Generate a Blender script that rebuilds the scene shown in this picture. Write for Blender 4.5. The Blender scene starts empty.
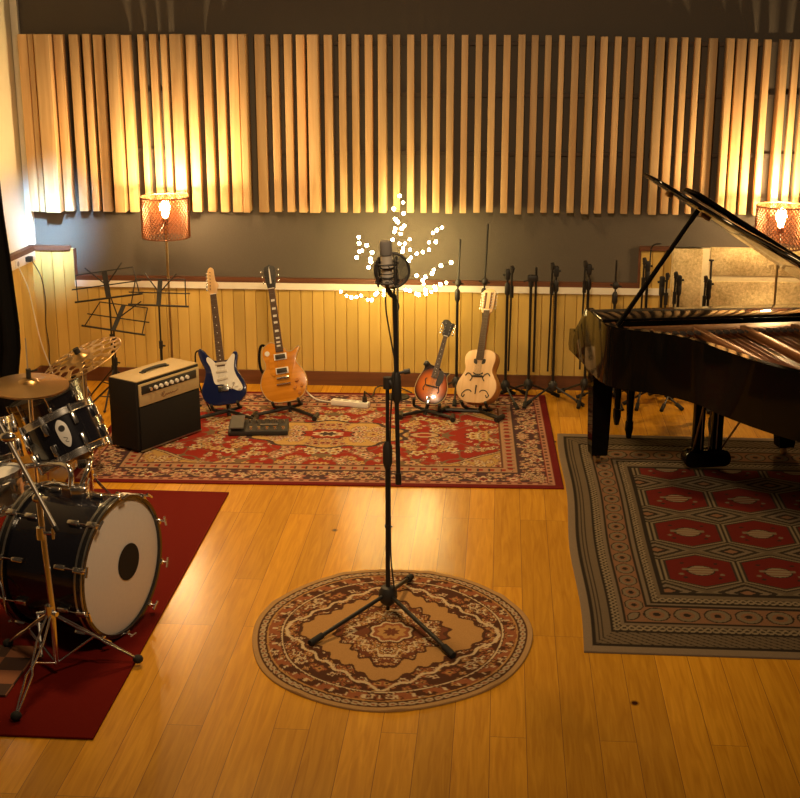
import bpy, bmesh, math, random
import numpy as np
from mathutils import Vector as V, Matrix as M

random.seed(7); np.random.seed(7)
sc = bpy.context.scene
COL = sc.collection
PI = math.pi

# ------------------------------------------------------------------ camera
H = 2.65                       # eye height (balcony)
F, PITCH, YAW = 1375.06, 0.287836, 0.0733278
fwd = V((-math.sin(YAW)*math.cos(PITCH), math.cos(YAW)*math.cos(PITCH), -math.sin(PITCH)))
right = V((math.cos(YAW), math.sin(YAW), 0)); up = right.cross(fwd)
cd = bpy.data.cameras.new('camera'); cam = bpy.data.objects.new('camera', cd); COL.objects.link(cam)
cam.matrix_world = M(((right.x, up.x, -fwd.x, 0), (right.y, up.y, -fwd.y, 0), (right.z, up.z, -fwd.z, H), (0, 0, 0, 1)))
cd.sensor_width = 36; cd.lens = 36*F/800; cd.clip_end = 100
sc.camera = cam
EYE = V((0, 0, H))
def ray(x, y): return fwd + right*((x-400)/F) - up*((y-399)/F)
def gz(x, y, z=0.0):           # surveyed point on a horizontal plane
    d = ray(x, y); return EYE + d*((z-H)/d.z)
def gy(x, y, Y):               # surveyed point on a plane parallel to the back wall
    d = ray(x, y); return EYE + d*(Y/d.y)
def gs(x, y, c, L):            # surveyed point at distance L from c (the far solution)
    d = ray(x, y).normalized(); o = EYE - c; b = o.dot(d); k = o.dot(o)-L*L
    q = max(b*b-k, 0.0); return EYE + d*(-b+math.sqrt(q))
YW = 9.26

# ------------------------------------------------------------------ materials
def nt(name):
    m = bpy.data.materials.new(name); m.use_nodes = True
    t = m.node_tree; b = t.nodes['Principled BSDF']; return m, t, b
def N(t, typ, **k):
    n = t.nodes.new(typ)
    for a, v in k.items():
        if a.startswith('i_'): n.inputs[a[2:].replace('_', ' ')].default_value = v
        else: setattr(n, a, v)
    return n
def c4(c): return (c[0], c[1], c[2], 1)
def mat(name, col, rough=.5, metal=0, var=.12, scale=25, coat=0, bump=0, stretch=(1, 1, 1), spec=.5):
    m, t, b = nt(name)
    tc = N(t, 'ShaderNodeTexCoord'); mp = N(t, 'ShaderNodeMapping'); mp.inputs['Scale'].default_value = stretch
    no = N(t, 'ShaderNodeTexNoise'); no.inputs['Scale'].default_value = scale; no.inputs['Detail'].default_value = 4
    mx = N(t, 'ShaderNodeMixRGB')
    mx.inputs[1].default_value = c4([c*(1-var) for c in col]); mx.inputs[2].default_value = c4([min(1, c*(1+var)) for c in col])
    L = t.links.new
    L(tc.outputs['Object'], mp.inputs[0]); L(mp.outputs[0], no.inputs['Vector']); L(no.outputs[0], mx.inputs[0]); L(mx.outputs[0], b.inputs['Base Color'])
    b.inputs['Roughness'].default_value = rough; b.inputs['Metallic'].default_value = metal
    b.inputs['Coat Weight'].default_value = coat; b.inputs['Coat Roughness'].default_value = .05
    b.inputs['Specular IOR Level'].default_value = spec
    if bump:
        bp = N(t, 'ShaderNodeBump'); bp.inputs['Strength'].default_value = bump; bp.inputs['Distance'].default_value = .004
        L(no.outputs[0], bp.inputs['Height']); L(bp.outputs[0], b.inputs['Normal'])
    return m
def wood(name, c1, c2, rough=.5, axis=2, scale=30, rnd=.0, coat=0):
    m, t, b = nt(name); L = t.links.new
    tc = N(t, 'ShaderNodeTexCoord'); mp = N(t, 'ShaderNodeMapping'); s = [1, 1, 1]; s[axis] = .06; mp.inputs['Scale'].default_value = s
    oi = N(t, 'ShaderNodeObjectInfo')
    ad = N(t, 'ShaderNodeVectorMath', operation='ADD')
    L(tc.outputs['Object'], ad.inputs[0]); L(oi.outputs['Random'], ad.inputs[1])
    no = N(t, 'ShaderNodeTexNoise'); no.inputs['Scale'].default_value = scale; no.inputs['Detail'].default_value = 5; no.inputs['Distortion'].default_value = .6
    L(ad.outputs[0], mp.inputs[0]); L(mp.outputs[0], no.inputs['Vector'])
    rp = N(t, 'ShaderNodeValToRGB'); rp.color_ramp.elements[0].color = c4(c1); rp.color_ramp.elements[1].color = c4(c2)
    rp.color_ramp.elements[0].position = .3; rp.color_ramp.elements[1].position = .7
    L(no.outputs[0], rp.inputs[0])
    hs = N(t, 'ShaderNodeHueSaturation')
    mr = N(t, 'ShaderNodeMapRange'); mr.inputs['To Min'].default_value = 1-rnd; mr.inputs['To Max'].default_value = 1+rnd*.6
    L(oi.outputs['Random'], mr.inputs[0]); L(mr.outputs[0], hs.inputs['Value']); L(rp.outputs[0], hs.inputs['Color'])
    L(hs.outputs[0], b.inputs['Base Color']); b.inputs['Roughness'].default_value = rough
    b.inputs['Coat Weight'].default_value = coat; b.inputs['Coat Roughness'].default_value = .06
    return m
def emit(name, col, s):
    m, t, b = nt(name); b.inputs['Base Color'].default_value = c4(col)
    b.inputs['Emission Color'].default_value = c4(col); b.inputs['Emission Strength'].default_value = s; return m
def vcol(name, rough=.95):
    m, t, b = nt(name); L = t.links.new
    at = N(t, 'ShaderNodeAttribute'); at.attribute_name = 'weave'
    no = N(t, 'ShaderNodeTexNoise'); no.inputs['Scale'].default_value = 180; no.inputs['Detail'].default_value = 2
    tc = N(t, 'ShaderNodeTexCoord'); L(tc.outputs['Object'], no.inputs['Vector'])
    mx = N(t, 'ShaderNodeMixRGB', blend_type='MULTIPLY'); mx.inputs[0].default_value = .35
    L(at.outputs['Color'], mx.inputs[1]); L(no.outputs[0], mx.inputs[2]); L(mx.outputs[0], b.inputs['Base Color'])
    b.inputs['Roughness'].default_value = rough; b.inputs['Specular IOR Level'].default_value = .12
    bp = N(t, 'ShaderNodeBump'); bp.inputs['Strength'].default_value = .3; bp.inputs['Distance'].default_value = .003
    L(no.outputs[0], bp.inputs['Height']); L(bp.outputs[0], b.inputs['Normal']); return m

BLACK = mat('black_powder_coat', (.012, .011, .011), .45)
BLACKM = mat('black_plastic', (.02, .018, .017), .55)
RUBBER = mat('black_rubber', (.01, .01, .01), .8)
PIANO = mat('black_piano_lacquer', (.004, .0035, .0035), .07, coat=0, var=.05, scale=3, spec=.09)
CHROME = mat('chrome', (.78, .77, .76), .2, 1, var=.05)
STEEL = mat('brushed_steel', (.5, .49, .48), .3, 1)
BRASS = mat('cymbal_bronze', (.55, .36, .17), .32, 1, var=.15, scale=8)
WHITE = mat('white_plastic', (.8, .78, .74), .4, var=.04)
CREAM = mat('cream_vinyl', (.50, .38, .20), .55, scale=90, bump=.1)
STRING = mat('wound_string', (.16, .13, .10), .5, .6)
PIANOTOP = mat('polished_piano_top', (.004, .0035, .0035), .07, coat=0, var=.05, scale=3, spec=.5)
DSHELL = mat('black_drum_lacquer', (.008, .008, .014), .18, coat=.6, var=.05)
HEAD = mat('coated_drumhead', (.74, .73, .71), .7, var=.05, scale=60)
PINE = wood('pine_slat', (.62, .38, .17), (.80, .56, .29), .6, 2, 26, .28)
PINED = wood('dark_batten', (.06, .045, .035), (.09, .065, .05), .7, 0, 26)
DARKW = wood('dark_stained_wood', (.09, .032, .014), (.15, .055, .024), .5, 0, 20)
ROSE = wood('rosewood', (.05, .022, .012), (.09, .04, .02), .5, 1, 40)
MAPLE = wood('maple', (.62, .38, .16), (.74, .48, .22), .35, 1, 30, coat=.4)
SPRUCE = wood('pale_spruce', (.70, .46, .24), (.80, .56, .32), .35, 1, 40, coat=.3)
AMBER = wood('amber_flame', (.56, .20, .012), (.74, .31, .025), .25, 0, 30, coat=.7)
SIDEW = wood('honey_mahogany', (.45, .18, .04), (.58, .26, .07), .3, 1, 30, coat=.5)
BLUE = mat('blue_lacquer', (.008, .014, .075), .15, coat=.8, var=.1)
COPPER = mat('copper_shade', (.20, .075, .03), .4, .6, var=.1)
GOLDIRON = mat('gold_cast_iron', (.24, .095, .035), .4, .6, var=.1)
SOUNDB = wood('spruce_soundboard', (.14, .05, .02), (.19, .075, .03), .35, 1, 20)
CANVAS = mat('black_curtain_cloth', (.006, .006, .007), .95, scale=60, spec=.1)
GRILLE = mat('black_grille_cloth', (.014, .012, .011), .9, scale=400, bump=.3, spec=.2)
TOLEX = mat('black_tolex', (.013, .011, .011), .7, scale=250, bump=.4, spec=.3)
REDC = mat('red_carpet', (.12, .006, .003), .95, scale=300, var=.25, bump=.3, spec=.1)

# ------------------------------------------------------------------ mesh builder
class MB:
    def __init__(s): s.bm = bmesh.new()
    def _x(s, vs, mtx):
        if mtx is not None: bmesh.ops.transform(s.bm, matrix=mtx, verts=vs)
    def box(s, c, d, mtx=None, bev=0):
        r = bmesh.ops.create_cube(s.bm, size=1); vs = r['verts']
        bmesh.ops.scale(s.bm, vec=V(d), verts=vs); bmesh.ops.translate(s.bm, vec=V(c), verts=vs)
        if bev:
            es = list({e for v in vs for e in v.link_edges})
            q = bmesh.ops.bevel(s.bm, geom=es, offset=bev, segments=2, affect='EDGES', profile=.5); vs = list({v for f in q['faces'] for v in f.verts} | {v for v in vs if v.is_valid})
        s._x(vs, mtx); return s
    def tube(s, pts, r, n=8, cap=True, mtx=None):
        pts = [V(p) for p in pts]; rs = r if isinstance(r, (list, tuple)) else [r]*len(pts)
        rings = []; a = None
        for i, p in enumerate(pts):
            t = (pts[min(i+1, len(pts)-1)]-pts[max(i-1, 0)])
            t = t.normalized() if t.length > 1e-9 else V((0, 0, 1))
            if a is None: a = t.orthogonal().normalized()
            else:
                a = a-t*a.dot(t); a = a.normalized() if a.length > 1e-6 else t.orthogonal().normalized()
            b = t.cross(a)
            rings.append([s.bm.verts.new(p+(a*math.cos(2*PI*k/n)+b*math.sin(2*PI*k/n))*rs[i]) for k in range(n)])
        for A, B in zip(rings, rings[1:]):
            for k in range(n): s.bm.faces.new((A[k], A[(k+1) % n], B[(k+1) % n], B[k]))
        if cap:
            s.bm.faces.new(rings[0][::-1]); s.bm.faces.new(rings[-1])
        s._x([v for q in rings for v in q], mtx); return s
    def lathe(s, prof, n=32, mtx=None):   # prof: (r, z) pairs about z
        rings = []; vs = []
        for r, z in prof:
            if r < 1e-6: q = [s.bm.verts.new((0, 0, z))]
            else: q = [s.bm.verts.new((r*math.cos(2*PI*k/n), r*math.sin(2*PI*k/n), z)) for k in range(n)]
            rings.append(q); vs += q
        for A, B in zip(rings, rings[1:]):
            for k in range(n):
                k2 = (k+1) % n
                if len(A) == 1 and len(B) == 1: break
                if len(A) == 1: s.bm.faces.new((A[0], B[k2], B[k]))
                elif len(B) == 1: s.bm.faces.new((A[k], A[k2], B[0]))
                else: s.bm.faces.new((A[k], A[k2], B[k2], B[k]))
        s._x(vs, mtx); return s
    def torus(s, R, r, n=36, m=8, mtx=None):
        return s.tubeloop([(R*math.cos(2*PI*k/n), R*math.sin(2*PI*k/n), 0) for k in range(n)], r, m, mtx)
    def tubeloop(s, pts, r, m=8, mtx=None):
        pts = [V(p) for p in pts]; n = len(pts); rings = []
        c = sum(pts, V())/n
        nz = (pts[0]-c).cross(pts[n//4]-c).normalized()
        for i in range(n):
            t = (pts[(i+1) % n]-pts[i-1]).normalized(); b = t.cross(nz).normalized()
            rings.append([s.bm.verts.new(pts[i]+(nz*math.cos(2*PI*k/m)+b*math.sin(2*PI*k/m))*r) for k in range(m)])
        for i in range(n):
            A, B = rings[i], rings[(i+1) % n]
            for k in range(m): s.bm.faces.new((A[k], A[(k+1) % m], B[(k+1) % m], B[k]))
        s._x([v for q in rings for v in q], mtx); return s
    def prism(s, outl, z0, z1, mtx=None, bev=0, seg=2):
        vs = [s.bm.verts.new((x, y, z0)) for x, y in outl]; f = s.bm.faces.new(vs)
        r = bmesh.ops.extrude_face_region(s.bm, geom=[f]); nv = [g for g in r['geom'] if isinstance(g, bmesh.types.BMVert)]
        bmesh.ops.translate(s.bm, vec=(0, 0, z1-z0), verts=nv)
        allv = vs+nv
        if bev:
            nvs = set(nv); ovs = set(vs)
            es = [e for e in s.bm.edges if (e.verts[0] in nvs and e.verts[1] in nvs) or (e.verts[0] in ovs and e.verts[1] in ovs)]
            q = bmesh.ops.bevel(s.bm, geom=es, offset=bev, segments=seg, affect='EDGES', profile=.5)
            allv = list({v for ff in q['faces'] for v in ff.verts} | {v for v in allv if v.is_valid})
        s._x(allv, mtx); return s
    def ball(s, c, r, sub=2, sc_=(1, 1, 1)):
        q = bmesh.ops.create_icosphere(s.bm, subdivisions=sub, radius=r); vs = q['verts']
        bmesh.ops.scale(s.bm, vec=V(sc_), verts=vs); bmesh.ops.translate(s.bm, vec=V(c), verts=vs); return s
    def cyl(s, p0, p1, r, n=16): return s.tube([p0, p1], r, n)

WM = {}
def build(name, mb, m, parent=None, world=False, smooth=True, angle=38):
    bm = mb.bm
    bmesh.ops.recalc_face_normals(bm, faces=bm.faces)
    if parent is not None and world: bmesh.ops.transform(bm, matrix=WM[parent.name].inverted(), verts=bm.verts)
    me = bpy.data.meshes.new(name); bm.to_mesh(me); bm.free(); me.materials.append(m)
    if smooth:
        me.polygons.foreach_set('use_smooth', [True]*len(me.polygons))
        me.set_sharp_from_angle(angle=math.radians(angle))
    o = bpy.data.objects.new(name, me); COL.objects.link(o)
    if parent is not None: o.parent = parent; WM[o.name] = WM[parent.name]
    else: WM[o.name] = M()
    return o
def tag(o, label, cat, group=None):
    o['label'] = label; o['category'] = cat
    if group: o['group'] = group
    return o
def thing(name, label, cat, loc=(0, 0, 0), mtx=None, group=None):
    o = bpy.data.objects.new(name, None); COL.objects.link(o); o.empty_display_size = .1
    mw = mtx if mtx is not None else M.Translation(V(loc)); o.matrix_world = mw; WM[o.name] = mw.copy()
    return tag(o, label, cat, group)
def struct(name, mb, m, **k):
    o = build(name, mb, m, **k); o['kind'] = 'structure'; return o
def frame(o, X, Y, Z): return M(((X.x, Y.x, Z.x, o.x), (X.y, Y.y, Z.y, o.y), (X.z, Y.z, Z.z, o.z), (0, 0, 0, 1)))
def zaxis(o, d, roll=0):
    Z = V(d).normalized(); X = (V((0, 0, 1)) if abs(Z.z) < .95 else V((1, 0, 0))).cross(Z).normalized(); Y = Z.cross(X)
    return frame(V(o), X, Y, Z) @ M.Rotation(roll, 4, 'Z')
def smoothloop(pts, k=5):
    n = len(pts); out = []
    for i in range(n):
        p0, p1, p2, p3 = [V((*pts[(i+j) % n], 0)) for j in (-1, 0, 1, 2)]
        for q in range(k):
            t = q/k
            v = .5*((2*p1)+(p2-p0)*t+(2*p0-5*p1+4*p2-p3)*t*t+(3*p1-p0-3*p2+p3)*t**3)
            out.append((v.x, v.y))
    return out
def smoothpath(pts, k=6):
    P = [V(p) for p in pts]; P = [P[0]]+P+[P[-1]]; out = []
    for i in range(1, len(P)-2):
        p0, p1, p2, p3 = P[i-1:i+3]
        for q in range(k):
            t = q/k; out.append(.5*((2*p1)+(p2-p0)*t+(2*p0-5*p1+4*p2-p3)*t*t+(3*p1-p0-3*p2+p3)*t**3))
    return out+[P[-1]]

# ------------------------------------------------------------------ the setting
def floor_mat():
    m, t, b = nt('oak_floorboards'); L = t.links.new
    tc = N(t, 'ShaderNodeTexCoord'); mp = N(t, 'ShaderNodeMapping'); mp.inputs['Rotation'].default_value = (0, 0, PI/2)
    L(tc.outputs['Object'], mp.inputs[0])
    br = N(t, 'ShaderNodeTexBrick'); br.offset = .37; br.offset_frequency = 3
    br.inputs['Color1'].default_value = (0, 0, 0, 1); br.inputs['Color2'].default_value = (1, 1, 1, 1); br.inputs['Mortar'].default_value = (.5, .5, .5, 1)
    br.inputs['Scale'].default_value = 1; br.inputs['Mortar Size'].default_value = .0012; br.inputs['Mortar Smooth'].default_value = .3
    br.inputs['Brick Width'].default_value = 1.35; br.inputs['Row Height'].default_value = .135; br.inputs['Bias'].default_value = 0
    L(mp.outputs[0], br.inputs['Vector'])
    g = N(t, 'ShaderNodeMapping'); g.inputs['Scale'].default_value = (14, .9, 1); L(tc.outputs['Object'], g.inputs[0])
    ad = N(t, 'ShaderNodeVectorMath', operation='ADD'); L(g.outputs[0], ad.inputs[0])
    sc2 = N(t, 'ShaderNodeVectorMath', operation='SCALE'); sc2.inputs['Scale'].default_value = 13; L(br.outputs['Color'], sc2.inputs[0]); L(sc2.outputs[0], ad.inputs[1])
    no = N(t, 'ShaderNodeTexNoise'); no.inputs['Scale'].default_value = 3.2; no.inputs['Detail'].default_value = 6; no.inputs['Distortion'].default_value = 1.0
    L(ad.outputs[0], no.inputs['Vector'])
    rp = N(t, 'ShaderNodeValToRGB'); e = rp.color_ramp.elements
    e[0].position = .28; e[0].color = (.47, .205, .013, 1); e[1].position = .70; e[1].color = (.64, .315, .022, 1)
    L(no.outputs[0], rp.inputs[0])
    hs = N(t, 'ShaderNodeHueSaturation'); mr = N(t, 'ShaderNodeMapRange'); mr.inputs['To Min'].default_value = .84; mr.inputs['To Max'].default_value = 1.10
    L(br.outputs['Color'], mr.inputs[0]); L(mr.outputs[0], hs.inputs['Value']); L(rp.outputs[0], hs.inputs['Color'])
    vo = N(t, 'ShaderNodeTexVoronoi'); vo.inputs['Scale'].default_value = 2.4; vm = N(t, 'ShaderNodeMapping'); vm.inputs['Scale'].default_value = (1, .8, 1)
    L(tc.outputs['Object'], vm.inputs[0]); L(vm.outputs[0], vo.inputs['Vector'])
    kr = N(t, 'ShaderNodeValToRGB'); kr.color_ramp.elements[0].position = .024; kr.color_ramp.elements[0].color = (.08, .03, .012, 1); kr.color_ramp.elements[1].position = .05; kr.color_ramp.elements[1].color = (1, 1, 1, 1)
    L(vo.outputs['Distance'], kr.inputs[0])
    mk = N(t, 'ShaderNodeMixRGB', blend_type='MULTIPLY'); mk.inputs[0].default_value = 1; L(hs.outputs[0], mk.inputs[1]); L(kr.outputs[0], mk.inputs[2])
    ms = N(t, 'ShaderNodeMixRGB'); ms.inputs[2].default_value = (.16, .07, .02, 1); L(br.outputs['Fac'], ms.inputs[0]); L(mk.outputs[0], ms.inputs[1])
    L(ms.outputs[0], b.inputs['Base Color']); b.inputs['Roughness'].default_value = .26; b.inputs['Specular IOR Level'].default_value = .5
    bp = N(t, 'ShaderNodeBump'); bp.inputs['Strength'].default_value = .12; bp.inputs['Distance'].default_value = .003
    L(no.outputs[0], bp.inputs['Height']); L(bp.outputs[0], b.inputs['Normal'])
    return m
LWX = -3.262
mb = MB(); mb.box((.2, 4.9, -.05), (8.4, 9.6, .1)); struct('floor', mb, floor_mat(), smooth=False)
PAINT = mat('grey_wall_paint', (.115, .098, .080), .9, var=.08, scale=120, bump=.25, spec=.2)
mb = MB(); mb.box((.1, YW+.1, 1.9), (8.2, .2, 3.8)); struct('wall_back', mb, PAINT, smooth=False)
PLASTER = mat('cream_plaster', (.82, .76, .56), .85, var=.04, scale=15)
lw0, lw1 = V((LWX, YW, 0)), V((-3.316-.1*.0, 8.456, 0)); lwd = (lw1-lw0).normalized(); lwn = V((-lwd.y, lwd.x, 0))
if lwn.x < 0: lwn = -lwn
LW = frame(lw0, lwd, lwn, V((0, 0, 1)))      # x along the left wall towards the camera, y into the room
mb = MB(); mb.box((2.3, -.11, 1.9), (4.7, .2, 3.8), LW); struct('wall_left', mb, PLASTER, smooth=False)
TRIMW = mat('white_trim_paint', (.82, .77, .66), .5, var=.04)
mb = MB(); mb.box((LWX+.022, YW-.012, 2.4), (.048, .04, 2.86), None); struct('trim_1', mb, TRIMW, smooth=False)

def bead_mat():
    m, t, b = nt('yellow_pine_boarding'); L = t.links.new
    tc = N(t, 'ShaderNodeTexCoord'); sp = N(t, 'ShaderNodeSeparateXYZ'); L(tc.outputs['UV'], sp.inputs[0])
    wn = N(t, 'ShaderNodeTexWhiteNoise', noise_dimensions='1D'); fl = N(t, 'ShaderNodeMath', operation='FLOOR'); L(sp.outputs[0], fl.inputs[0]); L(fl.outputs[0], wn.inputs['W'])
    mp = N(t, 'ShaderNodeMapping'); mp.inputs['Scale'].default_value = (1, 1, .07); L(tc.outputs['Object'], mp.inputs[0])
    no = N(t, 'ShaderNodeTexNoise'); no.inputs['Scale'].default_value = 22; no.inputs['Detail'].default_value = 4; L(mp.outputs[0], no.inputs['Vector'])
    rp = N(t, 'ShaderNodeValToRGB'); rp.color_ramp.elements[0].color = (.54, .35, .085, 1); rp.color_ramp.elements[1].color = (.66, .46, .135, 1); L(no.outputs[0], rp.inputs[0])
    hs = N(t, 'ShaderNodeHueSaturation'); mr = N(t, 'ShaderNodeMapRange'); mr.inputs['To Min'].default_value = .86; mr.inputs['To Max'].default_value = 1.08
    L(wn.outputs[0], mr.inputs[0]); L(mr.outputs[0], hs.inputs['Value']); L(rp.outputs[0], hs.inputs['Color']); L(hs.outputs[0], b.inputs['Base Color'])
    b.inputs['Roughness'].default_value = .5; return m
BEAD = bead_mat()
def boarding(name, length, z0, z1, mtx, pitch=.079, th=.018):
    bm = bmesh.new(); prof = []; n = int(math.ceil(length/pitch))
    for i in range(n):
        a = i*pitch; b = min((i+1)*pitch, length); g = .0035
        prof += [(a, -th+.009, i+.001), (a+g, -th, i+.02), (b-g, -th, i+.98), (b, -th+.009, i+.999)]
    uv = bm.loops.layers.uv.new('UVMap')
    lo = [bm.verts.new((x, -y, z0)) for x, y, _ in prof]; hi = [bm.verts.new((x, -y, z1)) for x, y, _ in prof]
    back = [bm.verts.new((0, 0, z0)), bm.verts.new((length, 0, z0)), bm.verts.new((0, 0, z1)), bm.verts.new((length, 0, z1))]
    for i in range(len(prof)-1):
        f = bm.faces.new((lo[i], lo[i+1], hi[i+1], hi[i]))
        for l, u in zip(f.loops, (prof[i][2], prof[i+1][2], prof[i+1][2], prof[i][2])): l[uv].uv = (min(u, math.floor((prof[i][2]+prof[i+1][2])/2)+.99), 0)
    bm.faces.new([back[2]]+hi+[back[3]]); bm.faces.new([back[0]]+lo+[back[1]]); bm.faces.new((back[0], lo[0], hi[0], back[2])); bm.faces.new((back[1], lo[-1], hi[-1], back[3]))
    bmesh.ops.transform(bm, matrix=mtx, verts=bm.verts)
    mb = MB(); mb.bm.free(); mb.bm = bm
    return struct(name, mb, BEAD, smooth=False)
XR = 1.152                                    # the boarding ends here and bare stone begins
WB = frame(V((LWX, YW, 0)), V((1, 0, 0)), V((0, -1, 0)), V((0, 0, 1)))
boarding('trim_2', XR-LWX, .0, .722, WB)
boarding('trim_3', -2.948-LWX, .722, .945, WB)
boarding('trim_4', XR-.946, .722, .985, frame(V((.946, YW, 0)), V((1, 0, 0)), V((0, -1, 0)), V((0, 0, 1))))
boarding('trim_5', 3.0, .0, .86, LW, .12)
mb = MB(); mb.box(((-2.95+XR)/2, YW-.016, .703), (XR+2.95, .032, .045)); struct('trim_6', mb, TRIMW, smooth=False)
mb = MB(); mb.box(((-2.948+.946)/2, YW-.014, .742), (3.894, .028, .034)); struct('trim_7', mb, DARKW, smooth=False)
mb = MB(); mb.box(((LWX-2.948)/2, YW-.016, .948), (.27, .036, .034)); mb.box((-2.942, YW-.012, .846), (.014, .028, .2)); struct('trim_8', mb, DARKW, smooth=False)
mb = MB(); mb.box(((.946+XR)/2, YW-.016, .998), (.22, .036, .028)); mb.box((.94, YW-.012, .88), (.014, .028, .25)); struct('trim_9', mb, DARKW, smooth=False)
mb = MB(); mb.box((1.5, .02, .944), (3.0, .045, .034), LW); struct('trim_10', mb, DARKW, smooth=False)
mb = MB(); mb.box((1.5, .022, .893), (3.0, .04, .066), LW, .004); struct('trim_11', mb, TRIMW)
mb = MB(); mb.box(((LWX+XR)/2, YW-.022, .05), (XR-LWX, .026, .10)); struct('baseboard_back', mb, DARKW, smooth=False)
mb = MB(); mb.box((1.5, .028, .05), (3.0, .022, .10), LW); struct('baseboard_left', mb, DARKW, smooth=False)
# granite footing on the right
def stone_mat():
    m, t, b = nt('granite'); L = t.links.new
    tc = N(t, 'ShaderNodeTexCoord'); no = N(t, 'ShaderNodeTexNoise'); no.inputs['Scale'].default_value = 55; no.inputs['Detail'].default_value = 8; no.inputs['Roughness'].default_value = .75
    n2 = N(t, 'ShaderNodeTexNoise'); n2.inputs['Scale'].default_value = 7; L(tc.outputs['Object'], no.inputs['Vector']); L(tc.outputs['Object'], n2.inputs['Vector'])
    ad = N(t, 'ShaderNodeMath', operation='MULTIPLY_ADD'); ad.inputs[1].default_value = .4; L(n2.outputs[0], ad.inputs[0]); L(no.outputs[0], ad.inputs[2])
    rp = N(t, 'ShaderNodeValToRGB'); rp.color_ramp.elements[0].position = .5; rp.color_ramp.elements[1].position = .9
    rp.color_ramp.elements[0].color = (.46, .33, .14, 1); rp.color_ramp.elements[1].color = (.95, .76, .42, 1); L(ad.outputs[0], rp.inputs[0]); L(rp.outputs[0], b.inputs['Base Color'])
    b.inputs['Roughness'].default_value = .85
    bp = N(t, 'ShaderNodeBump'); bp.inputs['Strength'].default_value = .7; bp.inputs['Distance'].default_value = .012; L(no.outputs[0], bp.inputs['Height']); L(bp.outputs[0], b.inputs['Normal']); return m
STONE = stone_mat()
mb = MB()
vx0, vx1 = gy(701.5, 262, YW).x, gy(709, 262, YW).x; zj = gy(750, 277.5, YW).z
for x0, x1, z0, z1 in ((XR+.005, vx0, .42, 1.005), (XR+.005, vx0+.12, 0, .40), (vx1, 2.45, zj+.018, 1.01), (vx1, 2.2, .38, zj-.018), (vx0+.145, 2.6, 0, .36), (2.22, 3.2, .38, zj-.018), (2.48, 3.4, zj+.018, 1.01), (2.63, 3.9, 0, .36)):
    mb.box(((x0+x1)/2, YW-.02, (z0+z1)/2), (x1-x0, .07, z1-z0), bev=.008)
struct('wall_stone', mb, STONE)
mb = MB(); mb.box(((XR+3.9)/2, YW-.018, .505), (3.9-XR, .056, 1.0)); struct('trim_12', mb, mat('lime_mortar', (.90, .78, .50), .9, var=.1, scale=60), smooth=False)

# ------------------------------------------------------------------ slatted wall panels
SL = [(22,31,0),(32,37,0),(38,52.5,1),(57.5,66,0),(72.5,81,0),(86,92.5,0),(96.5,105,0),(109,119,1),(124,132.5,0),(140.5,146,0),(152,159,0),(163,169,0),(172,183,1),(188,197.5,0),(204,212,0),(217,225,0),(229.5,239,0),(240,246.5,1),
 (256,265.5,0),(272,279,0),(285,292.5,0),(297,305,0),(308,318,1),(324.5,332.5,0),(339,346,0),(352,359,0),(365,372.5,0),(378,386,1),(393,400,0),(407,414,0),(421,427,0),(433,440,0),(446.5,453.5,1),
 (461,467.5,0),(475,481.5,0),(488,495,0),(502.5,509.5,0),(517,524,1),(530,537,0),(543.5,550,0),(557,563,0),(570,577.5,0),(584.5,592.5,1),(598,605.5,0),(612,619,0),(625,632.5,0),(639,646,0),
 (652.5,662,1),(665.5,674,0),(678,685,0),(691,697.5,0),(705,714.5,0),(722,731,1),(732.5,743,0),(745,754,0),(759.5,767.5,0),(775,785,1),(788,796,0),(799,807,0),(813,821,0),(826,835,0),(839,849,1),(853,861,0)]
cuts = [(0, 18, 'slatted pine wall panel at the far left, behind the lit lamp over the music stands'), (18, 33, 'slatted pine wall panel left of centre, above the two electric guitars and light tree'),
        (33, 47, 'slatted pine wall panel right of centre, above the row of tall microphone stands'), (47, len(SL), 'slatted pine wall panel at the right, behind the piano lid and its lamp')]
for a, b_, lab in cuts:
    seg = SL[a:b_]; xa = gy(seg[0][0], 100, YW-.09).x; xb = gy(seg[-1][1], 100, YW-.09).x
    p = thing('slat_panel', lab, 'wall panel', (xa, YW, 1.2), group='slatted acoustic panels on the back wall')
    for zb in (2.33, 2.0, 1.62):
        q = MB(); q.box(((xa+xb)/2, YW-.012, zb), (xb-xa, .02, .026)); build('batten', q, PINED, p, True, False)
    for (x0, x1, deep) in seg:
        dp = .130 if deep else .066; yf = YW-.024-dp; x0 += max(0, dp*148*(x0-500)/1375*.85)
        A, B = gy(x0, 100, yf).x, gy(x1, 100, yf).x
        z0 = gy((x0+x1)/2, 212.5+random.uniform(-.6, .6)+(1.0 if deep else 0)+(x0-430)*.0075*(1 if x0 > 430 else .3), yf).z; z1 = gy(x0, 34.5+random.uniform(-.5, .5)+max(0, (x0-500)*.018), yf).z
        q = MB(); q.box((0, 0, 0), (B-A, dp, z1-z0), bev=.002)
        bmesh.ops.translate(q.bm, vec=V(((A+B)/2, yf+dp/2, (z0+z1)/2)), verts=q.bm.verts)
        build('slat', q, PINE, p, True)

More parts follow.
